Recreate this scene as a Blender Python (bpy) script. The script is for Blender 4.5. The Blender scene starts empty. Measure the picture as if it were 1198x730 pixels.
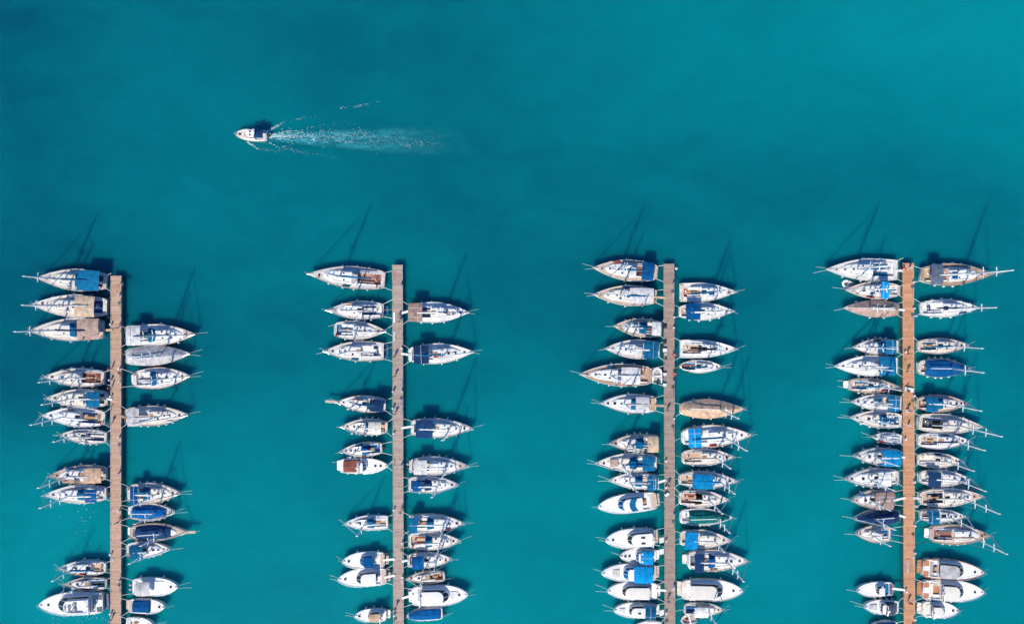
import bpy, math, random
from mathutils import Vector, Matrix
PI = math.pi
R = random.Random(11)
S = 6.4                      # photograph pixels (1198 wide) per metre at the water
HC = 1198/S*28/36            # drone height, 28 mm lens
CX, CY = 599.0, 365.0
def at(px, py, z=0.0):
    k = (1-z/HC)/S
    return Vector(((px-CX)*k, -(py-CY)*k, z))

sc = bpy.context.scene
col = sc.collection

# ------------------------------------------------------------------ materials
def new_mat(name):
    m = bpy.data.materials.new(name); m.use_nodes = True
    nt = m.node_tree; b = nt.nodes['Principled BSDF']
    return m, nt, b
def N(nt, t, **kw):
    n = nt.nodes.new(t)
    for k, v in kw.items():
        setattr(n, k, v)
    return n
def mat(name, rgb, rough=.5, var=.12, scale=3.0, metal=0, bump=0, bscale=8, coat=0, spec=.5, dirt=None):
    m, nt, b = new_mat(name)
    L = nt.links.new
    tc = N(nt, 'ShaderNodeTexCoord'); no = N(nt, 'ShaderNodeTexNoise')
    no.inputs['Scale'].default_value = scale; no.inputs['Detail'].default_value = 5
    oi = N(nt, 'ShaderNodeObjectInfo')
    ad = N(nt, 'ShaderNodeVectorMath', operation='ADD')
    sc_ = N(nt, 'ShaderNodeVectorMath', operation='SCALE'); sc_.inputs['Scale'].default_value = 37
    cmb = N(nt, 'ShaderNodeCombineXYZ')
    L(oi.outputs['Random'], cmb.inputs[0]); L(oi.outputs['Random'], cmb.inputs[1])
    L(cmb.outputs[0], sc_.inputs[0]); L(tc.outputs['Object'], ad.inputs[0]); L(sc_.outputs[0], ad.inputs[1])
    L(ad.outputs[0], no.inputs['Vector'])
    cr = N(nt, 'ShaderNodeMapRange'); cr.inputs['From Min'].default_value = .3; cr.inputs['From Max'].default_value = .7
    cr.inputs['To Min'].default_value = 1-var; cr.inputs['To Max'].default_value = 1+var*.6
    L(no.outputs['Fac'], cr.inputs['Value'])
    rv = N(nt, 'ShaderNodeMapRange'); rv.inputs['To Min'].default_value = 1-var*.9; rv.inputs['To Max'].default_value = 1+var*.5
    L(oi.outputs['Random'], rv.inputs['Value'])
    mu = N(nt, 'ShaderNodeMath', operation='MULTIPLY'); L(cr.outputs[0], mu.inputs[0]); L(rv.outputs[0], mu.inputs[1])
    mx = N(nt, 'ShaderNodeVectorMath', operation='SCALE'); mx.inputs[0].default_value = rgb
    L(mu.outputs[0], mx.inputs['Scale'])
    out = mx.outputs[0]
    if dirt:
        n2 = N(nt, 'ShaderNodeTexNoise'); n2.inputs['Scale'].default_value = 1.3; n2.inputs['Detail'].default_value = 8
        n2.inputs['Roughness'].default_value = .7
        L(ad.outputs[0], n2.inputs['Vector'])
        r2 = N(nt, 'ShaderNodeMapRange'); r2.inputs['From Min'].default_value = .52; r2.inputs['From Max'].default_value = .72
        r2.inputs['To Max'].default_value = .55
        L(n2.outputs['Fac'], r2.inputs['Value'])
        mm = N(nt, 'ShaderNodeMix', data_type='RGBA'); L(r2.outputs[0], mm.inputs[0]); L(out, mm.inputs[6])
        mm.inputs[7].default_value = (*dirt, 1); out = mm.outputs[2]
    L(out, b.inputs['Base Color'])
    b.inputs['Roughness'].default_value = rough; b.inputs['Metallic'].default_value = metal
    b.inputs['Specular IOR Level'].default_value = spec
    b.inputs['Coat Weight'].default_value = coat
    if bump:
        nb = N(nt, 'ShaderNodeTexNoise'); nb.inputs['Scale'].default_value = bscale; nb.inputs['Detail'].default_value = 3
        L(ad.outputs[0], nb.inputs['Vector'])
        bp = N(nt, 'ShaderNodeBump'); bp.inputs['Strength'].default_value = bump; bp.inputs['Distance'].default_value = .1
        L(nb.outputs['Fac'], bp.inputs['Height']); L(bp.outputs[0], b.inputs['Normal'])
    return m
def teak_mat(name, a, bcol, scale=7.0, axis='Y'):
    m, nt, b = new_mat(name); L = nt.links.new
    tc = N(nt, 'ShaderNodeTexCoord')
    w = N(nt, 'ShaderNodeTexWave', wave_type='BANDS', bands_direction=axis); w.inputs['Scale'].default_value = scale*.5
    w.inputs['Distortion'].default_value = .3
    no = N(nt, 'ShaderNodeTexNoise'); no.inputs['Scale'].default_value = 2.2; no.inputs['Detail'].default_value = 6
    L(tc.outputs['Object'], w.inputs['Vector']); L(tc.outputs['Object'], no.inputs['Vector'])
    r = N(nt, 'ShaderNodeMapRange'); r.inputs['From Min'].default_value = .3; r.inputs['From Max'].default_value = .7
    L(no.outputs['Fac'], r.inputs['Value'])
    mx = N(nt, 'ShaderNodeMix', data_type='RGBA'); mx.inputs[6].default_value = (*a, 1); mx.inputs[7].default_value = (*bcol, 1)
    L(r.outputs[0], mx.inputs[0])
    rw = N(nt, 'ShaderNodeMapRange'); rw.inputs['From Max'].default_value = .18; rw.inputs['To Min'].default_value = .55
    L(w.outputs['Fac'], rw.inputs['Value'])
    sm = N(nt, 'ShaderNodeVectorMath', operation='SCALE'); L(mx.outputs[2], sm.inputs[0]); L(rw.outputs[0], sm.inputs['Scale'])
    L(sm.outputs[0], b.inputs['Base Color']); b.inputs['Roughness'].default_value = .75
    return m
COL = dict(
    W=(.80, .80, .79), C=(.78, .73, .65), G=(.36, .35, .37), LG=(.62, .61, .62), T=(.50, .33, .22), B=(.003, .095, .29), LB=(.004, .27, .60),
    N=(.013, .048, .135), TN=(.56, .385, .265), TP=(.44, .31, .26), BG=(.70, .52, .37), K=(.012, .012, .016), BR=(.28, .10, .07),
    RD=(.42, .035, .03), GN=(.004, .17, .17), SB=(.006, .135, .285), PK=(.62, .45, .36), OR=(.52, .24, .11), GB=(.10, .13, .19))
GEL = {k: mat('gelcoat_'+k, COL[k], .28, .07, 1.5, coat=.3, dirt=(.55, .52, .48)) for k in 'WCGNB'}
GEL['LG'] = mat('gelcoat_LG', COL['LG'], .3, .07, 1.5, coat=.3, dirt=(.45, .42, .40))
GEL['RD'] = mat('gelcoat_RD', COL['RD'], .3, .07, 1.5)
NSK = {'W': mat('nonskid_white', (.79, .78, .76), .7, .16, 2.0, dirt=(.52, .48, .43)), 'C': mat('nonskid_cream', (.73, .66, .58), .7, .16, 2.0, dirt=(.46, .40, .33)),
       'G': mat('nonskid_grey', (.42, .39, .38), .75, .15, 2.0), 'LG': mat('nonskid_pale_grey', (.65, .62, .60), .75, .14, 2.0),
       'MW': mat('bright_nonskid', (.82, .82, .81), .6, .07, 2.0, dirt=(.66, .63, .60)), 'T': teak_mat('teak_deck', (.50, .33, .22), (.40, .26, .18)), 'PK': teak_mat('bleached_teak_deck', (.62, .49, .40), (.53, .41, .33)),
       'OR': teak_mat('oiled_teak_deck', (.56, .25, .12), (.44, .19, .09)), 'BR': mat('brown_sole', COL['BR'], .7, .2, 3),
       'B': mat('blue_sole', COL['B'], .7, .2, 3), 'SB': mat('dusty_blue_sole', COL['SB'], .7, .2, 3), 'TN': mat('tan_sole', COL['TN'], .7, .15, 3),
       'K': mat('dark_sole', (.05, .05, .055), .7, .2, 3), 'N': mat('navy_sole', COL['N'], .7, .2, 3), 'GB': mat('slate_sole', COL['GB'], .7, .2, 3)}
CAN = {k: mat('canvas_'+k, v, .85, .32, 1.3, bump=1.0, bscale=2.2, spec=.08) for k, v in COL.items()}
GLASS = mat('tinted_glass', (.015, .02, .028), .06, .1, 2)
SMOKE = mat('smoked_acrylic', (.10, .11, .13), .12, .15, 2)
GLASSB = mat('blue_screen', (.01, .09, .22), .15, .15, 2)
STEEL = mat('stainless', (.72, .72, .72), .25, .05, 4, metal=.7)
ALU = mat('mast_alloy', (.86, .86, .85), .5, .05, 2)
ROPE = mat('rope_white', (.80, .78, .74), .9, .2, 6)
ROPEY = mat('rope_yellow', (.55, .42, .12), .9, .2, 6)
ROPED = mat('rope_dark', (.04, .05, .08), .9, .2, 6)
WIRE = mat('wire', (.30, .30, .31), .4, .05, 6, metal=.6)
RUB = mat('fender_white', (.75, .75, .74), .5, .1, 6)
RUBN = mat('fender_navy', (.015, .03, .10), .5, .1, 6)
BLACK = mat('black_plastic', (.02, .02, .022), .5, .1, 6)
WOOD = mat('varnished_wood', (.45, .25, .12), .4, .2, 5)

# ------------------------------------------------------------------ mesh builder
class MB:
    def __init__(s): s.v = []; s.f = []
    def add(s, vs, fs):
        o = len(s.v); s.v += [Vector(p) for p in vs]; s.f += [tuple(i+o for i in f) for f in fs]; return s
    def box(s, c, d, rz=0, taper=1.0):
        x, y, z = d[0]/2, d[1]/2, d[2]/2; m = Matrix.Rotation(rz, 3, 'Z'); c = Vector(c)
        vs = []
        for k, q in ((-z, 1.0), (z, taper)):
            for a, b in ((-1, -1), (1, -1), (1, 1), (-1, 1)):
                vs.append(c+m @ Vector((a*x*q, b*y*q, k)))
        return s.add(vs, [(3, 2, 1, 0), (4, 5, 6, 7), (0, 1, 5, 4), (1, 2, 6, 5), (2, 3, 7, 6), (3, 0, 4, 7)])
    def tube(s, p, r, n=6, cap=True):
        # p list of points, r radius or list
        p = [Vector(q) for q in p]; rr = r if isinstance(r, (list, tuple)) else [r]*len(p)
        vs = []; fs = []
        for i, q in enumerate(p):
            d = (p[min(i+1, len(p)-1)]-p[max(i-1, 0)])
            if d.length < 1e-6: d = Vector((0, 0, 1))
            d.normalize()
            u = d.cross(Vector((0, 0, 1)))
            if u.length < .05: u = d.cross(Vector((0, 1, 0)))
            u.normalize(); w = d.cross(u)
            for k in range(n):
                a = 2*PI*k/n; vs.append(q+(u*math.cos(a)+w*math.sin(a))*rr[i])
        for i in range(len(p)-1):
            for k in range(n):
                fs.append((i*n+k, i*n+(k+1) % n, (i+1)*n+(k+1) % n, (i+1)*n+k))
        if cap:
            fs.append(tuple(range(n-1, -1, -1))); fs.append(tuple(range((len(p)-1)*n, len(p)*n)))
        return s.add(vs, fs)
    def loft(s, rings, closed=True, cap0=False, cap1=False):
        n = len(rings[0]); vs = [q for r_ in rings for q in r_]; fs = []
        for i in range(len(rings)-1):
            for k in range(n if closed else n-1):
                fs.append((i*n+k, i*n+(k+1) % n, (i+1)*n+(k+1) % n, (i+1)*n+k))
        if cap0: fs.append(tuple(range(n-1, -1, -1)))
        if cap1: fs.append(tuple(range((len(rings)-1)*n, len(rings)*n)))
        return s.add(vs, fs)
    def build(s, name, m, parent=None, smooth=False, loc=None):
        me = bpy.data.meshes.new(name); me.from_pydata([tuple(q) for q in s.v], [], s.f); me.update()
        me.materials.append(m)
        if smooth:
            me.polygons.foreach_set('use_smooth', [True]*len(me.polygons))
        o = bpy.data.objects.new(name, me); col.objects.link(o)
        if parent: o.parent = parent
        if loc is not None: o.location = loc
        return o
def plan(x0, x1, w, nose=.5, wf=1.0, ra=.15, n=9):
    """closed CCW outline, aft edge at x0, nose at x1; w half width aft, wf front width factor"""
    pts = []
    xs = x1-nose
    for k in range(n):
        a = -PI/2+PI*k/(n-1)
        pts.append((xs+nose*math.cos(a), w*wf*math.sin(a)))
    pts += [(x0+ra, w), (x0+ra*.3, w-ra*.3), (x0, w-ra), (x0, -w+ra), (x0+ra*.3, -w+ra*.3), (x0+ra, -w)]
    return pts
def inset(pl, d):
    cx = (min(p[0] for p in pl)+max(p[0] for p in pl))/2
    hx = max(p[0] for p in pl)-cx; hy = max(p[1] for p in pl)
    return [(cx+(p[0]-cx)*max(.05, 1-d/hx), p[1]*max(.05, 1-d/hy)) for p in pl]
def slab(mb, pl, z0, z1, rnd=.06, camber=0.0):
    r = [[(x, y, z0) for x, y in pl], [(x, y, z1-rnd) for x, y in pl], [(x, y, z1) for x, y in inset(pl, rnd)]]
    if camber:
        r.append([(x, y, z1+camber) for x, y in inset(pl, rnd+max(p[1] for p in pl)*.6)])
    mb.loft(r, True, True, True); return mb

def empty(name, loc, rz, label, cat, group=None):
    o = bpy.data.objects.new(name, None); col.objects.link(o); o.location = loc; o.rotation_euler = (0, 0, rz)
    o.empty_display_size = .3
    tag(o, label, cat, group); return o
LABELS = {}
def tag(o, label, cat, group=None, kind=None):
    o['label'] = label; o['category'] = cat
    if group: o['group'] = group
    if kind: o['kind'] = kind
    assert 4 <= len(label.split()) <= 16, label
    if label in LABELS: print('DUP LABEL', label)
    LABELS[label] = 1

# ------------------------------------------------------------------ hull shapes
def make_hb(B, ts, tm, p, q, b0=.02, rs=0.0):
    def hb(t):
        t = min(max(t, 0), 1)
        if t <= tm:
            c = 1-rs*max(0, 1-t/.07)**2
            return B/2*(ts+(1-ts)*math.sin(PI/2*t/tm))*c
        u = (t-tm)/(1-tm)
        return B/2*max(b0, (1-u**p)**q)
    return hb
PIERX = {}
def pier_edge(pier, side, y_px):
    (x0, y0, x1, y1, hw) = PIERX[pier]
    f = (y_px-y0)/(y1-y0); x = x0+(x1-x0)*f
    return x+(hw if side == 'R' else -hw)
# name: centre top x, top y, centre bottom x, bottom y, half width (photograph pixels)
PIERX.update({1: (135.6, 322.6, 135.3, 730, 6.2), 2: (465, 309.8, 466.3, 730, 6.2), 3: (782.5, 308.6, 783.8, 730, 6.3), 4: (1062.5, 307.8, 1064, 730, 6.5)})
PZ = 1.25

def hull_parts(root, L, B, hb, zs, hullmat, deckmat, railmat, open0, open1, cw, scoop=0.0, fore=None):
    x = lambda t: (t-.5)*L
    n = 22
    ts = [0, .012, .03, .055]+[i/(n-1) for i in range(2, n)]
    rings = []
    for t in ts:
        h = hb(t); z = zs(t); fl = .86+.12*(1-t)
        xo = scoop*(1 if t == 0 else 0)
        rake = .10*L*max(0, t-.8)/.2*.45
        rings.append([(x(t), h, z), (x(t), h, z-.12), (x(t)-rake*.5+xo*.5, h*(fl+.05), .35), (x(t)-rake+xo, h*fl*.8, -.15), (x(t)-rake+xo, 0, -.55),
                      (x(t)-rake+xo, -h*fl*.8, -.15), (x(t)-rake*.5+xo*.5, -h*(fl+.05), .35), (x(t), -h, z-.12), (x(t), -h, z)])
    mb = MB(); mb.loft(rings, False)
    mb.f.append(tuple(range(8, -1, -1)))
    hu = mb.build('hull', hullmat, root, True)
    # deck with an open cockpit
    tt = sorted(set([0, .012, .03, open0, open1, .985]+[i/20 for i in range(1, 20)]))
    mb = MB(); vs = []; cr = .035*B/2
    for t in tt:
        h = hb(t)-.05 if hb(t) > .1 else hb(t)*.5; c = min(cw, h*.82); z = zs(t)-.035
        vs.append([(x(t), y, z+cr*(1-(y/max(h, .01))**2)) for y in (-h, -c, -c*.33, c*.33, c, h)])
    allv = [q for r_ in vs for q in r_]; fs = []
    for i in range(len(tt)-1):
        for k in range(5):
            if k in (1, 2, 3) and tt[i] >= open0-1e-6 and tt[i+1] <= open1+1e-6: continue
            fs.append((i*6+k, (i+1)*6+k, (i+1)*6+k+1, i*6+k+1))
    mb.add(allv, fs); mb.build('deck', deckmat, root)
    # toe rail round the sheer
    for s in (1, -1):
        mb = MB(); r_ = []
        for t in ts:
            h = hb(t); z = zs(t); w = min(.10, h*.8)
            r_.append([(x(t), s*h, z-.03), (x(t), s*(h+.015), z+.05), (x(t), s*(h-w), z+.05), (x(t), s*(h-w), z-.06)])
        mb.loft(r_, True, True, True); mb.build('toe_rail', railmat, root)
    if fore:      # inlaid foredeck panel
        t0, t1, fm = fore
        mb = MB(); q = []
        m_ = 8
        for i in range(m_+1):
            t = t0+(t1-t0)*i/m_; h = max(.03, hb(t)-.22); z = zs(t)-.02+cr
            q.append([(x(t), h, z-.02), (x(t), h*.4, z+.012), (x(t), -h*.4, z+.012), (x(t), -h, z-.02)])
        mb.loft(q, False); mb.build('foredeck_panel', fm, root)

def cockpit_parts(root, L, hb, zs, o0, o1, cw, sole, benchm, walls, table=False, cush=None, wheel=True, ben=True):
    x = lambda t: (t-.5)*L
    z = zs(o0)-.04; fl = z-.40
    def wv(t): return min(cw, (hb(t)-.05)*.82)
    mb = MB()
    tt = [o0+(o1-o0)*i/4 for i in range(5)]
    A = [(x(t), wv(t), z+.03) for t in tt]; Bq = [(x(t), -wv(t), z+.03) for t in tt]
    A2 = [(p[0], p[1], fl) for p in A]; B2 = [(p[0], p[1], fl) for p in Bq]
    mb.loft([A, A2], False); mb.loft([B2, Bq], False)
    mb.loft([[A[0], Bq[0]], [A2[0], B2[0]]], False); mb.loft([[Bq[-1], A[-1]], [B2[-1], A2[-1]]], False)
    ck = mb.build('cockpit', walls, root)
    mb = MB(); mb.loft([B2, A2], False); mb.build('sole', sole, ck)
    if ben:
        for s in (1, -1):
            mb = MB(); r_ = []
            b0 = o0+(o1-o0)*(.28 if wheel else .08)
            for i in range(5):
                t = b0+(o1-.005-b0)*i/4; w = wv(t)
                r_.append([(x(t), s*w*.985, fl+.05), (x(t), s*w*.985, z-.10), (x(t), s*w*.52, z-.10), (x(t), s*w*.52, fl+.05)])
            mb.loft(r_, True, True, True); mb.build('bench', cush or benchm, root)
    # coaming round the cockpit
    for s in (1, -1):
        mb = MB(); r_ = []
        for i in range(6):
            t = o0+.02+(o1-o0-.02)*i/5; w = wv(t)+.02; hh = .10+.16*i/5
            r_.append([(x(t), s*w, z), (x(t), s*w, z+hh), (x(t), s*(w+.14), z+hh*.9), (x(t), s*(w+.2), z)])
        mb.loft(r_, True, True, True); mb.build('coaming', walls, root)
    if table:
        mb = MB(); c = x(o0+(o1-o0)*.62); mb.box((c, 0, z-.02), ((o1-o0)*L*.38, cw*.5, .06)); mb.box((c, 0, (fl+z)/2-.03), (.12, .12, z-fl-.06))
        mb.build('table', WOOD, root)
    if wheel:
        wx = x(o0+(o1-o0)*.2); n = 18; r_ = min(.55, cw*.6)
        mb = MB(); mb.tube([(wx-.02*0, r_*math.cos(2*PI*k/n), z+.25+r_*math.sin(2*PI*k/n)) for k in range(n+1)], .03, 5)
        for k in range(5):
            mb.tube([(wx, 0, z+.25), (wx, r_*math.cos(2*PI*k/5), z+.25+r_*math.sin(2*PI*k/5))], .012, 4)
        wh = mb.build('steering_wheel', STEEL, root)
        mb = MB(); mb.box((wx+.16, 0, (fl+z+.3)/2), (.22, .26, z+.3-fl), 0, .75); mb.build('steering_pedestal', walls, root)
    return z, fl

def fenders(root, L, hb, zs, ts, m):
    for t, s in ts:
        x = (t-.5)*L; y = s*(hb(t)+.15); z = zs(t)
        mb = MB(); mb.tube([(x, y, z-.95), (x, y, z-.88), (x, y, z-.35), (x, y, z-.22), (x, s*(hb(t)+.02), z+.06)], [.06, .15, .15, .05, .015], 8)
        mb.build('fender', m, root, True)
def rails(root, L, hb, zs, t0=.04, t1=.9, stern_gap=.35):
    x = lambda t: (t-.5)*L
    mb = MB()
    for s in (1, -1):
        pts = []
        n = 7
        for i in range(n):
            t = t0+(t1-t0)*i/(n-1); y = s*(hb(t)-.05); z = zs(t)
            mb.tube([(x(t), y, z), (x(t), y, z+.6)], .018, 5); pts.append((x(t), y, z+.6))
        mb.tube(pts, .012, 4)
        mb.tube([(p[0], p[1], p[2]-.28) for p in pts], .010, 4)
    mb.build('guard_rail', STEEL, root)
    mb = MB()
    a = [(x(t1), (hb(t1)-.05), zs(t1)+.6), (x(.965), hb(.965)*.8, zs(.97)+.62), (x(1.0)+.12, .10, zs(1)+.62), (x(1.0)+.12, -.10, zs(1)+.62), (x(.965), -hb(.965)*.8, zs(.97)+.62), (x(t1), -(hb(t1)-.05), zs(t1)+.6)]
    mb.tube(a, .022, 5)
    for k in (1, 2, 3, 4): mb.tube([a[k], (a[k][0]-.08, a[k][1]*.8, zs(.96))], .018, 5)
    mb.build('pulpit', STEEL, root)
    mb = MB()
    mb.tube([(x(0)+.05, hb(0)*stern_gap, zs(0)+.3), (x(0)+.05, -hb(0)*stern_gap, zs(0)+.3)], .012, 4)
    for s in (1, -1):
        a = [(x(t0), s*(hb(t0)-.05), zs(t0)+.6), (x(0)+.05, s*(hb(0)-.1), zs(0)+.62), (x(0)+.05, s*hb(0)*stern_gap, zs(0)+.62)]
        mb.tube(a, .022, 5); mb.tube([(a[2][0], a[2][1], zs(0)), a[2]], .018, 5); mb.tube([(a[1][0], a[1][1], zs(0)), a[1]], .018, 5)
    mb.build('pushpit', STEEL, root)
def hatch(root, cx, cy, z, s, m=None, frame=None, sy=None):
    sy = sy or s
    mb = MB(); mb.box((cx, cy, z+.03), (s, sy, .09), 0, .95); h = mb.build('hatch', frame or GEL['W'], root)
    mb = MB(); mb.box((cx, cy, z+.083), (s*.82, sy*.82, .03), 0, .96); mb.build('hatch_glass', m or GLASS, h)

def lines(root, L, hb, zs, info, bowlines=True, rope=None, gang=None):
    """mooring lines from the quarter to the pier; info=(pier, side, stern px, bow px)"""
    pier, side, s_, b_ = info
    inv = root.matrix_basis.inverted()
    stern_near = abs(s_[0]-pier_edge(pier, side, s_[1])) < abs(b_[0]-pier_edge(pier, side, b_[1]))
    e = s_ if stern_near else b_
    x = lambda t: (t-.5)*L
    near, far = (0.03, .975) if stern_near else (.975, .03)
    m = rope or R.choice([ROPE, ROPE, ROPE, ROPED])
    def pt(dy):
        yy = e[1]+dy; xx = pier_edge(pier, side, yy)+(-.9 if side == 'R' else .9)
        return inv @ at(xx, yy, PZ+.08)
    rz = root.rotation_euler.z
    up = math.cos(rz)
    for s in (1, -1):
        h = hb(near)*.85*s
        sgn = -1 if s*up > 0 else 1          # towards smaller y px for the upper side
        spread = R.uniform(1.5, 7)
        halfpx = abs(h)*S
        p0 = Vector((x(near), h, zs(near)+.08)); p1 = pt(sgn*(halfpx+spread))
        mid = (p0+p1)/2-Vector((0, 0, .18))
        mb = MB(); mb.tube([p0, mid, p1], .042, 5); mb.build('mooring_line', m, root)
    if R.random() < .35:
        p0 = Vector((x(near), 0, zs(near)+.08)); p1 = pt(R.uniform(-6, 6))
        mb = MB(); mb.tube([p0, (p0+p1)/2-Vector((0, 0, .2)), p1], .03, 5); mb.build('mooring_line', R.choice([ROPE, ROPEY]), root)
    if bowlines:
        d = 1 if stern_near else -1
        for s in R.choice([(1, -1), (1, -1), (1,), (-1,)]):
            p0 = Vector((x(far), s*hb(far)*.8, zs(far)+.05)); ln = R.uniform(1.4, 2.6)
            p1 = Vector((x(far)+d*ln, s*R.uniform(.15, .75), -.25))
            mb = MB(); mb.tube([p0, p0.lerp(p1, .5)-Vector((0, 0, .1)), p1], .027, 5); mb.build('mooring_line', ROPE, root)
    if gang:
        p0 = Vector((x(near)-(.0 if stern_near else 0), R.uniform(-.25, .25)*hb(near), zs(near)+.16))
        yy = e[1]+R.uniform(-2, 2); xx = pier_edge(pier, side, yy)+(-2.2 if side == 'R' else 2.2)
        p1 = inv @ at(xx, yy, PZ+.14)
        dv = (p1-p0); nrm = Vector((-dv.y, dv.x, 0)).normalized()*.2; up_ = Vector((0, 0, .06))
        mb = MB(); mb.add([p0-nrm, p0+nrm, p1+nrm, p1-nrm, p0-nrm+up_, p0+nrm+up_, p1+nrm+up_, p1-nrm+up_],
                          [(3, 2, 1, 0), (4, 5, 6, 7), (0, 1, 5, 4), (1, 2, 6, 5), (2, 3, 7, 6), (3, 0, 4, 7)])
        mb.build('gangplank', CAN[gang] if gang in ('T', 'TN') else GEL[gang], root)

def canopy(root, name, x0, x1, hw, z, m, arch=.22, seams=2, sideless=False, frame=True):
    nx, ny = 7, 9
    top = []; bot = []
    for i in range(nx):
        u = i/(nx-1); xx = x0+(x1-x0)*u
        sag = .13*math.cos(u*PI*2*seams)
        top.append([(xx, hw*(-1+2*k/(ny-1))*(1-.04*abs(2*u-1)), z+sag*.5-arch*abs(-1+2*k/(ny-1))**2.4-.06*abs(2*u-1)**2) for k in range(ny)])
    bot = [[(a, b*.99, c-.05) for a, b, c in r_] for r_ in top]
    mb = MB()
    rings = [t_+b_[::-1] for t_, b_ in zip(top, bot)]
    mb.loft(rings, True, True, True)
    o = mb.build(name, m, root)
    st = R.choice([0, 0, 0, 1, 2, 3])
    for q_ in ([] if not st else [ny//2] if st == 1 else [2, ny-3] if st == 2 else [ny//2]):
        mb = MB(); mb.tube([(r_[q_][0], r_[q_][1], r_[q_][2]+.015) for r_ in top], .03, 4); mb.build('canopy_strap', R.choice([GEL['W'], GEL['W'], CAN['N'], CAN['LG']]), o)
    if st >= 2:
        mb = MB(); r_ = top[R.choice([2, 3, 4])]; mb.tube([(a, b, c+.015) for a, b, c in r_], .03, 4); mb.build('canopy_strap', R.choice([GEL['W'], CAN['N'], CAN['LG']]), o)
    if frame:
        for u in (.06, .5, .94):
            xx = x0+(x1-x0)*u; xb = x0+(x1-x0)*(.5+(u-.5)*.35)
            mb = MB(); a = hw*.96
            mb.tube([(xb, a*1.02, z-1.75), (xx, a, z-arch-.12), (xx, a*.6, z-.14-arch*.3), (xx, 0, z-.10), (xx, -a*.6, z-.14-arch*.3), (xx, -a, z-arch-.12), (xb, -a*1.02, z-1.75)], .022, 5)
            mb.build('canopy_frame', STEEL, o)
    return o
def sprayhood(root, x0, x1, hw, z, m, h=.75):
    n = 9; rings = []
    for u in (0, .25, .5, .75, 1):
        xx = x0+(x1-x0)*u; hh = h*math.sqrt(max(0, 1-u**2.2))+.02; w = hw*(1-.12*u)
        rings.append([(xx, -w*math.cos(PI*k/(n-1)), z+hh*math.sin(PI*k/(n-1))**.6) for k in range(n)])
    inner = [[(a, b*.97, c-.03) for a, b, c in r_] for r_ in rings]
    mb = MB(); mb.loft(rings, False); mb.loft([r_[::-1] for r_ in inner], False); mb.loft([rings[0], inner[0]], False)
    o = mb.build('sprayhood', m, root, True)
    if R.random() < .7:
        mb = MB(); w = hw*.92
        mb.box((x1+.05, 0, z+.12), (.04, w*1.1, .16)); mb.build('windscreen', GLASS, o)
    return o

def back(s_, b_, d=4.0):
    l_ = math.hypot(b_[0]-s_[0], b_[1]-s_[1]); return (s_[0]+(b_[0]-s_[0])*d/l_, s_[1]+(b_[1]-s_[1])*d/l_)
SAILG = 'sailing yachts moored along the four piers'
MOTORG = 'motorboats moored along the four piers'
def mast_solve(s_, b_, tip, L):
    f, h = .58, 1.12*L
    if tip:
        tx, ty = tip[0]-CX, tip[1]-CY
        dx, dy = b_[0]-s_[0], b_[1]-s_[1]; sx, sy = s_[0]-CX, s_[1]-CY
        den = tx*dy-ty*dx
        ok = False
        if abs(den) > 1e-6:
            k = (sx*dy-sy*dx)/den
            px, py = tx*k, ty*k
            ff = ((px-sx)*dx+(py-sy)*dy)/(dx*dx+dy*dy)
            if .5 <= ff <= .68 and .86 < k < .96: f = ff; h = HC*(1-k); ok = True
        if not ok:
            bx, by = sx+dx*.58, sy+dy*.58
            k = math.hypot(bx, by)/math.hypot(tx, ty)
            h = HC*(1-k)
    return f, min(max(h, .92*L), 1.32*L)

DX = {}
def boat_frame(name, pier, side, s_, b_, w, label, cat, group):
    z = 1.15
    a, b = at(*s_, z), at(*b_, z)
    L = (b-a).length; mid = (a+b)/2; mid.z = 0
    rz = math.atan2(b.y-a.y, b.x-a.x)
    root = empty(name, mid, rz, label, cat, group)
    ax = (b-a).normalized()
    DX[root.name] = lambda dz: -((a+b)/2/(1-1.15/HC)).dot(ax)*dz/HC
    root.matrix_basis = Matrix.Translation(mid) @ Matrix.Rotation(rz, 4, 'Z')
    return root, L, w/S*(1-z/HC)

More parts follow.
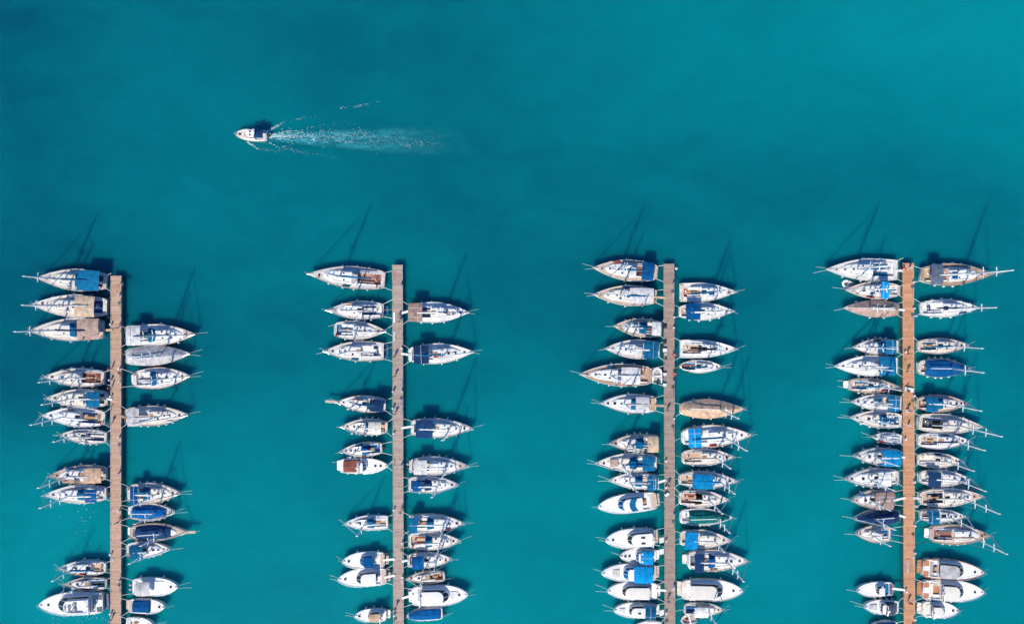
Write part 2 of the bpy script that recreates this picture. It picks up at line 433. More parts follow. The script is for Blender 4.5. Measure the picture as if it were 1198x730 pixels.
def sail(pier, side, sx, sy, bx, by, w, label, deck=None, hull='W', rail=None, bim=None, hood=None, bag=None, cover=None, ck=None, cush=None, tip=None, gang=None,
         ts=None, cab=(.38, .80), cabm=None, fore=None, table=None, pads=None, cover_span=None, cover_w=.80, outb=0, swim=None, nf=None, hat=None, arch=False, radar=None, wheel=None,
         mast=True, tm=.42, p=1.75, q=.95, fm=None, boomoff=True, locker=None, bowpole=0, solar=False, cat='sailboat'):
    s_, b_ = (sx, sy), (bx, by)
    deck = deck or R.choice(['W', 'W', 'W', 'C', 'LG', 'LG'] if 'white' in label else ['W', 'C', 'C', 'LG', 'PK'])
    ck = ck or R.choice(['W', 'W', 'C', 'PK', 'SB', 'LG', 'TN', 'GB'])
    cush = cush or R.choice([None, None, None, None, 'SB', 'LG', 'TP', 'N'])
    if swim: s_ = back(s_, b_)
    root, L, B = boat_frame('sailboat', pier, side, s_, b_, w, label, cat, SAILG)
    ts = ts if ts is not None else R.uniform(.62, .74)
    hb = make_hb(B, ts, tm, p, q, rs=.05 if ts > .84 else R.uniform(.12, .32))
    fb = .8+.035*L
    zs = lambda t: fb+.28*max(0, (t-.35)/.65)**2+.05*(1-t)**2
    x = lambda t: (t-.5)*L
    rail = rail or R.choice(['W', 'W', 'PK', 'C', 'G'])
    railm = {'W': GEL['W'], 'C': GEL['C'], 'PK': NSK['PK'], 'T': NSK['T'], 'G': STEEL, 'N': GEL['N'], 'B': GEL['B']}[rail]
    o0, o1 = .05, cab[0]-.015
    cw = B*.5*R.uniform(.46, .56)
    hull_parts(root, L, B, hb, zs, GEL[hull], NSK[deck], railm, o0, o1, cw, scoop=R.uniform(.1, .5), fore=(cab[1]+.02, .95, NSK[fore]) if fore else None)
    wheel = (L > 8.5) if wheel is None else wheel
    if cover is None or cover_span:
        cockpit_parts(root, L, hb, zs, o0, o1, cw, NSK[ck], NSK[ck if ck in ('T', 'PK', 'TN', 'BR') else 'W'], GEL['C' if deck == 'C' else 'W'],
                      table=R.random() < .4 if table is None else table, cush=CAN[cush] if cush else None, wheel=wheel)
    # coachroof
    k0, k1 = cab
    kh = .34+.016*L; kwf = R.uniform(.60, .68)
    n = 9; rings = []
    def kw(t):
        u = (t-k0)/(k1-k0)
        return max(.08, hb(t)*kwf*(1-max(0, u-.72)**2*6.5))
    def kz(t):
        u = min(1, max(0, (t-k0)/(k1-k0))); return zs(t)+kh*(1-.75*u**2.2)
    for i in range(n):
        t = k0+(k1-k0)*i/(n-1); a = kw(t); zb = zs(t)-.05; zt = kz(t)
        rings.append([(x(t), a, zb), (x(t), a*.94, zt-.10), (x(t), a*.82, zt-.02), (x(t), a*.4, zt+.04), (x(t), 0, zt+.05), (x(t), -a*.4, zt+.04), (x(t), -a*.82, zt-.02), (x(t), -a*.94, zt-.10), (x(t), -a, zb)])
    mb = MB(); mb.loft(rings, False, False, False); m_ = len(rings[0])
    mb.f.append(tuple(range(m_-1, -1, -1))); mb.f.append(tuple(range((n-1)*m_, n*m_)))
    cb = mb.build('cabin', GEL[cabm or ('C' if deck == 'C' else 'W')], root)
    for s in (1, -1):
        mb = MB(); r_ = []
        for i in range(5):
            t = k0+(k1-k0)*(.14+.5*i/4); a = kw(t); zb = zs(t)-.05; zt = kz(t)
            r_.append([(x(t), s*(a*.99+.012), zb+(zt-zb)*.35), (x(t), s*(a*.955+.012), zb+(zt-zb)*.68)])
        if s < 0: r_ = [q_[::-1] for q_ in r_]
        mb.loft(r_, False); mb.build('window', GLASS, cb)
        mb = MB(); mb.tube([(x(k0+(k1-k0)*u), s*kw(k0+(k1-k0)*u)*.74, kz(k0+(k1-k0)*u)+.07) for u in (.15, .35, .55, .7)], .028, 5)
        mb.build('grab_rail', WOOD if rail in ('T', 'PK') else STEEL, cb)
    if not cover:
        mb = MB(); mb.box((x(k0)+.42, 0, kz(k0)+.07), (.85, .72, .07), 0, .96); mb.build('companionway_hatch', R.choice([GLASS, GEL['W'], WOOD, GLASS]), cb)
        hs = hat or R.choice([3, 3, 4])
        ps = [(.56, .0, .46), (.82, 0, .5), (.34, .38, .34), (.34, -.38, .34)][:hs]
        if R.random() < .3: ps = [q_ for q_ in ps if q_[1] != 0][:2] + [(.66, 0, .62)]
        if R.random() < .25: ps = ps+[(.68, .42, .24), (.68, -.42, .24)]
        for u, yy, s0 in ps:
            t = k0+(k1-k0)*(u+R.uniform(-.05, .05)); s0 *= R.uniform(.75, 1.2)
            hatch(root, x(t), yy*kw(t)*1.25, kz(t)+(.03 if yy == 0 else 0), s0*(.75+.03*L), m=R.choice([GLASS, GLASS, GLASS, GLASSB, SMOKE]), sy=s0*(.75+.03*L)*R.choice([1, 1, .75]))
        if R.random() < .45:       # blue or grey dodger, folded sail bag or stowed board on the side deck
            t = R.uniform(.4, .75); s = R.choice([1, -1]); yy = s*(hb(t)+kw(t))/2
            mb = MB(); mb.tube([(x(t)-.7, yy, zs(t)+.12), (x(t)-.5, yy, zs(t)+.17), (x(t)+.5, yy, zs(t)+.17), (x(t)+.75, yy, zs(t)+.1)], [.05, .16, .15, .05], 7); mb.build('stowed_sail_bag', CAN[R.choice(['B', 'SB', 'W', 'G', 'N', 'RD', 'TN'])], root, True)
        hatch(root, x(k1+(1-k1)*.28), 0, zs(k1)+.03, .5 if L > 9 else .38)
        # deck gear: winches, anchor windlass, organiser, liferaft
        for s in (1, -1):
            mb = MB(); mb.tube([(x(k0+.03), s*kw(k0)*.62, kz(k0)), (x(k0+.03), s*kw(k0)*.62, kz(k0)+.16)], [.10, .075], 8); mb.build('winch', STEEL, root)
            t = o0+(o1-o0)*.55; yy = min(cw, (hb(t)-.05)*.82)+.12
            mb = MB(); mb.tube([(x(t), s*yy, zs(t)+.1), (x(t), s*yy, zs(t)+.36)], [.12, .08], 8); mb.build('winch', STEEL, root)
        mb = MB(); mb.box((x(.945), 0, zs(.945)+.08), (.3, .24, .18), 0, .8); mb.build('windlass', STEEL, root)
        if R.random() < .5:
            t = k0+(k1-k0)*.72; mb = MB(); mb.box((x(t), R.choice([-.2, .2])*B*.3, kz(t)+.15), (.8, .5, .24), R.uniform(-.1, .1), .9)
            mb.build('liferaft_case', GEL['W'], root)
        if R.random() < .6:
            t = R.choice([.86, .3, .9]); yy = R.choice([-1, 1])*hb(t)*.45
            mb = MB(); mb.tube([(x(t)+.2*math.cos(a*.7)*(1-a*.02), yy+.2*math.sin(a*.7)*(1-a*.02), zs(t)+.05+.006*a) for a in range(20)], .035, 5); mb.build('rope_coil', R.choice([ROPE, ROPED, ROPEY, CAN['B'], CAN['RD']]), root)
        if R.random() < .5:
            t = R.uniform(.02, .1); yy = R.choice([-1, 1])*hb(t)*.75
            mb = MB(); mb.tube([(x(t)+.05+.0*a, yy+.33*math.cos(2*PI*a/14), zs(t)+.45+.33*math.sin(2*PI*a/14)) for a in range(15)], .07, 6); mb.build('lifebuoy', R.choice([CAN['OR'], RUB, CAN['RD']]), root)
    if pads:
        for f0, f1, y0, y1, pm in pads:
            xa, xb = x(f0), x(f1); ya, yb = y0*B/2, y1*B/2; zz = max(kz(min(max((f0+f1)/2, k0), k1)) if k0 < (f0+f1)/2 < k1 else zs((f0+f1)/2), 0)
            mb = MB(); pl = [(xa, ya), (xb, ya), (xb, yb), (xa, yb)]
            mb.box(((xa+xb)/2, (ya+yb)/2, zz+.12), (xb-xa, yb-ya, .22), 0, .93); mb.build('deck_cushion', CAN[pm], root)
    # mast, boom and rigging
    mf, mh = mast_solve(s_, b_, tip, L)
    mf = max(mf, k0+.1)
    mx = x(mf); mz = kz(mf) if k0 < mf < k1 else zs(mf)
    if mast:
        r0 = .082+.0043*L
        mb = MB(); mb.tube([(mx, 0, mz), (mx, 0, mh*.6), (mx-.04*L*.3, 0, mh)], [r0, r0*.92, r0*.62], 8)
        ma = mb.build('mast', ALU, root, True)
        sp = [(.40, .27), (.68, .21)] if L > 9.5 else [(.5, .27)]
        for u, wd in sp:
            zz = mz+(mh-mz)*u
            for s in (1, -1):
                mb = MB(); mb.tube([(mx, 0, zz), (mx-.16, s*wd*B*.95, zz+.08)], [.10, .07], 6); mb.build('spreader', ALU, ma)
        mb = MB(); mb.tube([(mx-.04*L*.3, 0, mh), (mx-.04*L*.3, 0, mh+.45)], .015, 5); mb.box((mx-.04*L*.3, 0, mh+.05), (.3, .16, .1)); mb.tube([(mx-.04*L*.3-.3, 0, mh+.3), (mx-.04*L*.3+.2, 0, mh+.3)], .025, 5)
        mb.build('masthead_vane', ALU, ma)
        if radar or (radar is None and R.random() < .3):
            zz = mz+(mh-mz)*.33; mb = MB(); mb.tube([(mx+.32, 0, zz), (mx+.32, 0, zz+.22)], [.26, .22], 12); mb.tube([(mx, 0, zz), (mx+.3, 0, zz+.02)], .04, 5); mb.build('radar_dome', GEL['W'], ma)
        tipx = mx-.04*L*.3
        mb = MB()
        for s in (1, -1):
            prev = (mx-.25, s*(hb(mf-.02)-.1), zs(mf))
            pts = [prev]
            for u, wd in sp: pts.append((mx-.16, s*wd*B*.95, mz+(mh-mz)*u+.08))
            pts.append((tipx, 0, mh*.99)); mb.tube(pts, .012, 4)
            mb.tube([(mx+.1, s*(hb(mf)-.15), zs(mf)), (mx, 0, mz+(mh-mz)*sp[0][0])], .010, 4)
        mb.tube([(x(0)+.1, 0, zs(0)+.1), (tipx, 0, mh)], .011, 4)
        mb.build('rigging', WIRE, root)
        hz = .94 if R.random() < .7 else .86
        mb = MB(); a = Vector((x(.985), 0, zs(1)+.15)); b2 = Vector((mx+.02, 0, mh*hz)); mb.tube([a, a.lerp(b2, .06), a.lerp(b2, .5), b2], [.03, .085, .075, .03], 6)
        mb.build('furled_headsail', CAN[R.choice(['W', 'W', 'C', 'B', 'LG'])], root)
        # boom
        bl = (mf-R.uniform(.10, .2))*L; bz = mz+.75+.03*L; off = (R.uniform(-.05, .05) if boomoff else 0)
        e = Vector((mx-bl, off*bl, bz+.12))
        mb = MB(); mb.tube([(mx, 0, bz), e], .07, 6); bo = mb.build('boom', ALU, root)
        if cover is None:
            bagc = bag or R.choice(['W', 'W', 'C', 'LG', 'B', 'SB'])
            rings = []
            for i in range(9):
                u = i/8; q_ = Vector((mx, 0, bz)).lerp(e, u*.96); hw_ = (.19 if u < .9 else .12)*(1-.25*u)*(1 if u > .02 else .6); hh = .62*(1-.55*u)
                wob = .02*math.sin(i*2.3)
                rings.append([(q_.x, q_.y+hw_*math.cos(2*PI*k/8)+wob, q_.z+hh*.4+hh*.55*math.sin(2*PI*k/8)) for k in range(8)])
            mb = MB(); mb.loft(rings, True, True, True); mb.build('sail_cover', CAN[bagc], bo, True)
    # canvas
    if cover:
        t0, t1 = cover_span or (.0, .93)
        ridge = zs(.3)+(1.35 if not cover_span else 1.05)
        rows = []
        nt = 15; ny = 11
        for i in range(nt):
            u = i/(nt-1); t = t0+(t1-t0)*u; h = (hb(t)+.02) if not cover_span else hb(t)*cover_w
            end = min(1, min(u, 1-u)*(5 if not cover_span else 7)+.12)
            row = []
            for k in range(ny):
                v = -1+2*k/(ny-1)
                if cover_span:
                    hh = max(0, (1-abs(v)**2.2))**.7*(.45+.6*end)*(.5+.35*(1-u))
                else:
                    hh = (1-abs(v))**.85*(ridge-zs(t))*end*(1-.35*u)
                zz = zs(t)+.1+hh+.03*math.sin(i*2.1+k)*(1-abs(v))
                row.append((x(t), v*h, zz))
            rows.append(row)
        mb = MB()
        under = [[(a, b*.995, c-.04) for a, b, c in r_] for r_ in rows]
        mb.loft([a+b[::-1] for a, b in zip(rows, under)], True, True, True)
        cv = mb.build('boat_cover', CAN[cover], root)
        mb = MB()
        for i in (2, 5, 8, 11, 13):
            mb.tube([(a, b, c+.012) for a, b, c in rows[i]], .016, 4)
        mb.build('cover_tie', ROPED if cover in ('B', 'N') else WIRE, cv)
    if bim:
        f0, f1, m2 = bim[:3]
        hwf = bim[3] if len(bim) > 3 else .80
        hw = hwf*max(hb(f0), hb(f1))
        sh_ = DX[root.name](1.85); xa_ = max(x(f0)+sh_, x(0)-.5)
        bo_ = canopy(root, 'bimini', xa_, x(f1)+sh_, hw, zs(.2)+1.85, CAN[m2], arch=R.uniform(.15, .3))
        if solar:
            mb = MB(); mb.box(((x(f0)+x(f1))/2+sh_, 0, zs(.2)+1.93), ((x(f1)-x(f0))*.5, hw*.8, .03)); mb.build('solar_panel', GLASS, bo_)
    if hood:
        sprayhood(root, x(k0)-.5, x(k0)+.95, kw(k0)*1.02, zs(k0)+.25, CAN[hood])
    if arch:
        mb = MB(); a = hb(.04)*.9; zz = zs(0)
        for dx in (0, .5): mb.tube([(x(.03)+dx, a, zz), (x(.01)+dx, a*.9, zz+2.0), (x(.01)+dx, 0, zz+2.15), (x(.01)+dx, -a*.9, zz+2.0), (x(.03)+dx, -a, zz)], .04, 6)
        mb.build('stern_arch', GEL['W'], root)
    if swim:
        mb = MB(); pl = plan(-.75, .1, hb(0)*.86, .08, 1, .2); slab(mb, [(x(0)+a, b) for a, b in pl], .28, .40, .03); mb.build('swim_platform', NSK[swim], root)
    for k in range(outb):
        outboard(root, x(0)-.15, (k-(outb-1)/2)*.7+R.uniform(-.1, .1), .55)
    rails(root, L, hb, zs)
    if bowpole:
        mb = MB(); mb.box((x(1)+bowpole*.4, 0, zs(1)+.02), (bowpole+.8, .45, .10)); mb.build('bowsprit', NSK['PK'], root)
    nf = R.choice([3, 4, 5]) if nf is None else nf
    tl = []
    for s in (1, -1):
        for i in range(max(2, nf-R.choice([0, 1]))):
            tl.append((.22+.52*i/max(1, nf-1)+R.uniform(-.02, .02), s))
    fenders(root, L, hb, zs, tl, fm or R.choice([RUB, RUB, RUB, RUBN]))
    lines(root, L, hb, zs, (pier, side, s_, b_), gang=gang)
    return root, L, B, hb, zs

def outboard(root, x, y, z):
    mb = MB(); rg = []
    for zz, a, b in ((z-.1, .12, .1), (z+.15, .3, .2), (z+.45, .34, .22), (z+.58, .2, .14)):
        rg.append([(x-.12+a*math.cos(2*PI*k/10), y+b*math.sin(2*PI*k/10), zz) for k in range(10)])
    mb.loft(rg, True, True, True); mb.tube([(x-.12, y, z-.1), (x-.12, y, -.5)], .07, 6); mb.build('outboard_motor', R.choice([BLACK, GEL['G'], GEL['W']]), root, True)

def motor(pier, side, sx, sy, bx, by, w, label, deck='MW', hull='W', plat='W', ck='W', cush='W', roof=None, roofm='W', wind=None, windm=None, canvas=None, aft=None, pad=None,
          fly=False, outb=0, rail='W', hat=1, ts=.84, tm=.40, p=2.6, q=.80, roofhat=0, gang=None, cover=None, bowlines=True, screen_cover=None, arch=False, name='motorboat', group=MOTORG, nf=None, moored=True, cat='motorboat', cab=True, cabw=.72):
    s_, b_ = (sx, sy), (bx, by)
    if plat: s_ = back(s_, b_)
    root, L, B = boat_frame(name, pier, side, s_, b_, w, label, cat, group)
    hb = make_hb(B, ts, tm, p, q, rs=.14)
    fb = .75+.045*L
    zs = lambda t: fb+.35*max(0, (t-.3)/.7)**1.6
    x = lambda t: (t-.5)*L
    railm = {'W': GEL['W'], 'T': NSK['OR'], 'C': GEL['C'], 'N': GEL['N']}[rail]
    pl_len = .09 if plat else .015
    roof = roof or (.32, .58)
    wind = wind or (roof[1]-.02, roof[1]+.10)
    o0, o1 = pl_len+.02, max(roof[0]-.01, pl_len+.12)
    cw = B*.40
    # swim platform is the aft end of the waterline
    hull_parts(root, L, B, hb, zs, GEL[hull], NSK[deck], railm, o0, o1, cw)
    if plat:
        mb = MB(); pl = plan(-.7, .12, hb(0)*.93, .08, 1, .25); slab(mb, [(x(0)+a, b) for a, b in pl], .32, .44, .03); mb.build('swim_platform', NSK[plat], root)
        mb = MB(); slab(mb, plan(x(.0)+.05, x(pl_len+.01), hb(.04)*.9, .1, 1, .15), zs(0)-.06, zs(0)+.025, .02); mb.build('aft_deck', NSK[plat], root)
    z, fl = cockpit_parts(root, L, hb, zs, o0, o1, cw, NSK[ck], NSK['W'], GEL['W'], cush=CAN[cush], wheel=False, table=R.random() < .4 and not canvas)
    mb = MB(); mb.box((x(o0)+.32, 0, (fl+z)/2+.05), (.55, cw*1.5, z-fl-.05)); mb.build('stern_seat', CAN[cush], root)
    # superstructure
    if cab:
        hw = B/2*cabw
        sh_ = DX[root.name](1.3)
        x0, x1 = x(roof[0])+sh_, x(wind[1])+sh_*.5
        rl = zs(roof[0])+.05
        low = plan(x0, x1, hw, min(1.6, (x1-x0)*.4), .92, .12)
        h1, h2 = rl+.55, rl+1.35
        rx1 = x(roof[1])+sh_
        mid = plan(x0+.02, x1-.05, hw*.97, min(1.5, (x1-x0)*.38), .92, .12)
        topo = plan(x0+.1, rx1-.05, hw*.84, min(1.0, (rx1-x0)*.28), .92, .12)
        mb = MB(); mb.loft([[(a, b, rl-.3) for a, b in low], [(a, b, h1-.05) for a, b in low], [(a, b, h1) for a, b in mid]], True, False, True)
        cb = mb.build('cabin', GEL['W'], root)
        mb = MB(); mb.loft([[(a, b, h1+.004) for a, b in inset(mid, .03)], [(a, b, h2) for a, b in topo]], True, False, False)
        wm = {None: GLASS, 'B': GLASSB, 'K': GLASS, 'CB': CAN['B'], 'CLB': CAN['LB']}[windm]
        gl = mb.build('windscreen', wm, root)
        for s in (-.45, 0, .45):
            mb = MB(); a = (inset(mid, .03)[4+int(round(s*5))]); b2 = topo[4+int(round(s*5))]
            mb.tube([(a[0], a[1], h1+.02), (b2[0], b2[1], h2+.01)], .035, 5); mb.build('windscreen_post', GEL['W'], gl)
        rp = plan(x0-.25, rx1+.1, hw*.92, min(1.1, (rx1-x0)*.3), .94, .2)
        mb = MB(); slab(mb, rp, h2-.02, h2+.10, .05, .05); ro = mb.build('hardtop', CAN[roofm] if roofm not in ('W', 'C') else GEL[roofm], root)
        zt = h2+.15
        if roofhat:
            for k in range(roofhat):
                hatch(ro, x0+(rx1-x0)*.42, (k-(roofhat-1)/2)*hw*.8, zt-.05, (rx1-x0)*.26, sy=.42)
        if fly:
            fm_ = CAN[fly] if isinstance(fly, str) else GEL['W']
            pl2 = plan(x0-.1, rx1-.1, hw*.8, .7, .9, .2)
            mb = MB(); o_ = [(a, b, zt-.06) for a, b in pl2]; o2 = [(a, b, zt+.42) for a, b in pl2]; i2 = [(a, b, zt+.42) for a, b in inset(pl2, .14)]; i1 = [(a, b, zt+.02) for a, b in inset(pl2, .18)]
            mb.loft([o_, o2, i2, i1], True, False, True); fb_ = mb.build('flybridge', GEL['W'], root)
            mb = MB(); mb.box((x0+.45, 0, zt+.2), (.6, hw*1.2, .36)); mb.build('flybridge_seat', fm_, fb_)
            mb = MB(); mb.box((x0+(rx1-x0)*.55, hw*.32, zt+.22), (.55, .6, .4)); mb.box((x0+(rx1-x0)*.55, -hw*.32, zt+.22), (.55, .6, .4)); mb.build('flybridge_seat', CAN['G'] if R.random() < .5 else fm_, fb_)
            mb = MB(); mb.box((x0+(rx1-x0)*.8, hw*.2, zt+.3), (.5, .9, .5), 0, .8); mb.build('helm_console', GEL['W'], fb_)
            mb = MB(); mb.tube([(x0+(rx1-x0)*.72, hw*.2+.2*math.cos(2*PI*k/12), zt+.5+.2*math.sin(2*PI*k/12)) for k in range(13)], .025, 5); mb.build('steering_wheel', BLACK, fb_)
        if arch or R.random() < .4:
            mb = MB(); a = hw*.95; xx = x0-.1
            mb.tube([(xx+.3, a, rl), (xx-.1, a*.95, zt+.5), (xx-.15, 0, zt+.62), (xx-.1, -a*.95, zt+.5), (xx+.3, -a, rl)], .09, 8); mb.build('radar_arch', GEL['W'], root)
            mb = MB(); mb.tube([(xx-.15, 0, zt+.62), (xx-.15, 0, zt+.85)], [.26, .2], 12); mb.build('radar_dome', GEL['W'], root)
        if screen_cover:
            for f0, f1, m2 in screen_cover:
                mb = MB(); xa, xb = x(f0)+sh_, x(f1)+sh_; n = 9; rg = []
                za, zb = (h2+.02, h1+.08) if f0 > roof[1]-.02 else (zt+.02, zt+.02)
                for k in range(n):
                    v = -1+2*k/(n-1); bow_ = -.45*abs(v)**2.2
                    rg.append([(xa+bow_, v*hw*.86, za), (xb+bow_, v*hw*.92, zb), (xb+bow_, v*hw*.92, zb-.05), (xa+bow_, v*hw*.86, za-.05)])
                mb.loft(rg, True, True, True); mb.build('screen_cover', CAN[m2], root)
    if canvas:
        f0, f1, m2 = canvas[:3]
        hwf = canvas[3] if len(canvas) > 3 else .86
        sh_ = DX[root.name](1.5); canopy(root, 'cockpit_canopy', max(x(f0)+sh_, x(0)-.5), x(f1)+sh_, hb((f0+f1)/2)*hwf, zs(.2)+(1.5 if not cab else 1.62), CAN[m2], arch=.25)
    if aft:
        f0, f1, m2 = aft
        mb = MB(); rg = []
        for i in range(6):
            t = f0+(f1-f0)*i/5; h = hb(t)*.88
            rg.append([(x(t), -h, zs(t)+.03), (x(t), -h*.85, zs(t)+.5), (x(t), 0, zs(t)+.68+.04*math.sin(i*2)), (x(t), h*.85, zs(t)+.5), (x(t), h, zs(t)+.03)])
        mb.loft(rg, False); mb.loft([[(a, b*.97, c-.04) for a, b, c in r_][::-1] for r_ in rg], False)
        mb.f.append((4, 3, 2, 1, 0)); n5 = 5*5; mb.f.append((n5, n5+1, n5+2, n5+3, n5+4))
        mb.build('cockpit_cover', CAN[m2], root)
    if pad:
        f0, f1, m2, hwf = pad
        mb = MB(); slab(mb, plan(x(f0), x(f1), hb(f1)*hwf, .3, .9, .12), zs((f0+f1)/2)-.02, zs((f0+f1)/2)+.16, .05); mb.build('sun_pad', CAN[m2], root)
    if hat:
        hatch(root, x(.84), 0, zs(.84)+.02, .5)
        if hat > 1: hatch(root, x(.73), 0, zs(.73)+.03, .5)
    mb = MB(); mb.box((x(.95), 0, zs(.95)+.08), (.35, .25, .18), 0, .8); mb.build('windlass', STEEL, root)
    for k in range(outb):
        outboard(root, x(0)-.3, (k-(outb-1)/2)*.85, .65)
    # bow rail
    mb = MB(); pts = []
    for i in range(9):
        t = .5+.49*i/8; pts.append((x(t), hb(t)-.06, zs(t)+.55))
    al = pts+[(x(1)+.08, 0, zs(1)+.58)]+[(a, -b, c) for a, b, c in pts[::-1]]
    mb.tube(al, .025, 5)
    for i in (0, 2, 4, 6, 8):
        for s in (1, -1):
            a = pts[i]; mb.tube([(a[0], s*a[1], a[2]), (a[0], s*a[1], a[2]-.58)], .018, 5)
    mb.build('bow_rail', STEEL, root)
    if moored:
        nf = R.choice([2, 3, 4]) if nf is None else nf
        fenders(root, L, hb, zs, [(.15+.5*i/max(1, nf-1), s) for i in range(nf) for s in (1, -1)], R.choice([RUB, RUB, RUBN]))
        lines(root, L, hb, zs, (pier, side, s_, b_), gang=gang, bowlines=bowlines)
    return root, L, B, hb, zs

def dinghy(px, py, L, rz, label, z=.0, m='W', mark=None):
    p = at(px, py, z+.3); p.z = z
    root = empty('inflatable_dinghy', p, rz, label, 'dinghy', 'inflatable dinghies among the moored boats')
    W = L*.27
    pts = [(-L/2, W, .2), (-L*.2, W, .2), (L*.18, W*.98, .22), (L*.36, W*.7, .28), (L*.46, 0, .34), (L*.36, -W*.7, .28), (L*.18, -W*.98, .22), (-L*.2, -W, .2), (-L/2, -W, .2)]
    mb = MB(); mb.tube(pts, [.06]+[.2]*7+[.06], 10); mb.build('tube', CAN[m], root, True)
    mb = MB(); pl = plan(-L*.42, L*.38, W*.8, L*.25, .95, .05); mb.loft([[(a, b, .06) for a, b in pl]], True, False, True); mb.box((-L*.43, 0, .2), (.06, W*1.6, .34)); mb.build('hull', NSK['G'], root)
    mb = MB(); mb.box((-L*.05, 0, .3), (.28, W*1.7, .05)); mb.build('thwart', GEL['W'], root)
    if mark:
        mb = MB(); mb.box((L*.12, 0, .16), (.55, .5, .16), .2, .8); mb.build('fuel_tank', CAN[mark], root)
    outboard(root, -L*.45, 0, .35)
    return root

# ------------------------------------------------------------------ boats (photograph pixels: stern x, y, bow x, y, beam)
# first pier, side away from the other piers
sail(1, 'L', 125, 329.5, 45, 325.2, 26, 'white sailboat with large mid-blue bimini at the top of the first pier', bim=(.12, .44, 'SB', .92), bag='SB', hood='SB', tip=(22.5, 321.5), rail='C', deck='C', fore='PK')
sail(1, 'L', 125.5, 359.5, 38.6, 356.4, 27, 'white sailboat with beige cockpit awning and blue stern cushions on the first pier', bim=(.18, .44, 'BG', .9), ck='B', cush='B', tip=(21, 353.6), bag='LG', table=False)
sail(1, 'L', 121, 384.5, 35.5, 387, 27, 'white sailboat, wide taupe cockpit cover, yellowish gangplank, first pier', bim=(.07, .36, 'TP', .92), gang='TN', tip=(12, 388.7), ts=.8, hood='SB', bag='N')
sail(1, 'L', 122, 442.3, 52, 440.5, 22, 'small white sailboat with pale grey sprayhood, fourth from top, outer side of first pier', hood='LG', ck='BR', tip=(40.7, 448), bag='LG', fm=RUB, table=True)
sail(1, 'L', 126, 466.3, 55.3, 465.3, 22, 'white sailboat with square blue bimini, fifth from top on outer side of first pier', bim=(.14, .36, 'SB', .85), bag='W', tip=(44, 474.3), gang='W')
sail(1, 'L', 123, 489.5, 50, 485.3, 23, 'open white sailboat with tan cockpit and wooden table, first pier', ck='TN', table=True, tip=(31, 498), bag='W')
sail(1, 'L', 124.6, 512, 70, 508.3, 18, 'small cream sailboat with bare cockpit, below the tan-cockpit sailboat, first pier', deck='C', ck='C', tip=(58, 518), bag='LG', cab=(.42, .80))
sail(1, 'L', 124, 554, 58.4, 556, 22, 'sailboat with teak side decks and tan cockpit awning, outer side of first pier', rail='T', deck='PK', bim=(.10, .40, 'TN', .8), tip=(40.7, 575), fore='T', pads=[(.45, .75, .62, .78, 'TN')])
sail(1, 'L', 124.6, 577.3, 53, 578.4, 22, 'clean white sailboat with dark blue sprayhood, below the tan-awning sailboat, first pier', bim=(.17, .36, 'B', .7), hood='SB', bag='W', tip=(42, 596), rail='W', hat=3)
sail(1, 'L', 124, 664, 69, 664, 18, 'small white sailboat with dark foredeck hatch and long white cabin top, first pier', bag='SB', tip=(56.8, 681.8), rail='PK', fore='SB', cab=(.3, .8))
sail(1, 'L', 125, 682.8, 75.5, 682.6, 15.5, 'small grey-decked sailboat squeezed above the first pier\'s big motor yacht', deck='G', cabm='W', tip=(66, 698), bag='LG', ck='K', rail='PK')
motor(1, 'L', 124.5, 704.6, 46.3, 706.6, 27, 'large white flybridge motor yacht with dark windscreen, lowest on outer side of first pier', roof=(.22, .60), wind=(.58, .71), fly=True, plat='GB', cush='C', arch=True)
# first pier, side facing the second pier
sail(1, 'R', 148, 392.5, 229.5, 391, 25.5, 'white sailboat with split grey bimini, topmost on inner side of first pier', bim=(.0, .20, 'LG', .98), ck='SB', hood='SB', bag='N', deck='W', fore='PK', ts=.8, solar=False)
sail(1, 'R', 148, 417.3, 223.3, 413.6, 23.5, 'sailboat wrapped in a pale grey-white full cover, first pier', cover='LG', ts=.75, deck='W', rail='C')
sail(1, 'R', 152.3, 444.4, 223.3, 439.6, 25, 'white sailboat with blue sprayhood and big steering wheel, below the pale-covered boat', hood='SB', ck='LG', wheel=True, bag='N', rail='PK', tip=(234, 436), swim='W', table=False)
sail(1, 'R', 147.5, 487.2, 221.2, 485, 23.4, 'white sailboat with square grey awning over its stern, set apart on the first pier', bim=(.02, .21, 'LG', .95), ck='G', bag='LG', hull='W', ts=.8, gang='TN')
sail(1, 'R', 149.2, 577, 211.8, 576.3, 24, 'sailboat with narrow navy stern bimini and blue sprayhood, inner side of first pier', bim=(.05, .19, 'B', .95), hood='SB', ck='SB', bag='W', rail='PK', ts=.78, deck='C')
sail(1, 'R', 148.2, 598.9, 205.6, 598.9, 20.5, 'small sailboat under a bright blue cockpit-to-mast cover, white rim, first pier', cover='B', cover_span=(.06, .80), rail='C', deck='C', swim='W')
sail(1, 'R', 148, 622.7, 220, 621.8, 20.5, 'teak-decked sailboat under a navy oval cover, first pier', cover='N', cover_span=(.11, .72), rail='T', deck='PK', tip=(196, 640), swim='W', bowpole=1.2, hull='C')
sail(1, 'R', 148, 643, 199.3, 642, 18.8, 'short white sailboat with blue cockpit bimini, just below the navy-covered boat', bim=(.08, .36, 'SB', .9), tip=(150.7, 665), bag='LG', ck='B')
motor(1, 'R', 155, 686.4, 209.3, 685.7, 21, 'white motorboat with grey cockpit canopy and outboards at the first pier', roof=(.30, .52), wind=(.36, .42), canvas=(.06, .36, 'LG', .82), outb=2, cab=False, pad=(.40, .72, 'W', .8), plat=None)
motor(1, 'R', 146, 708.8, 194, 709.3, 17, 'small white motorboat with rounded bright blue cockpit cover, first pier', aft=(.14, .58, 'B'), cab=False, plat='PK', roof=(.5, .6))
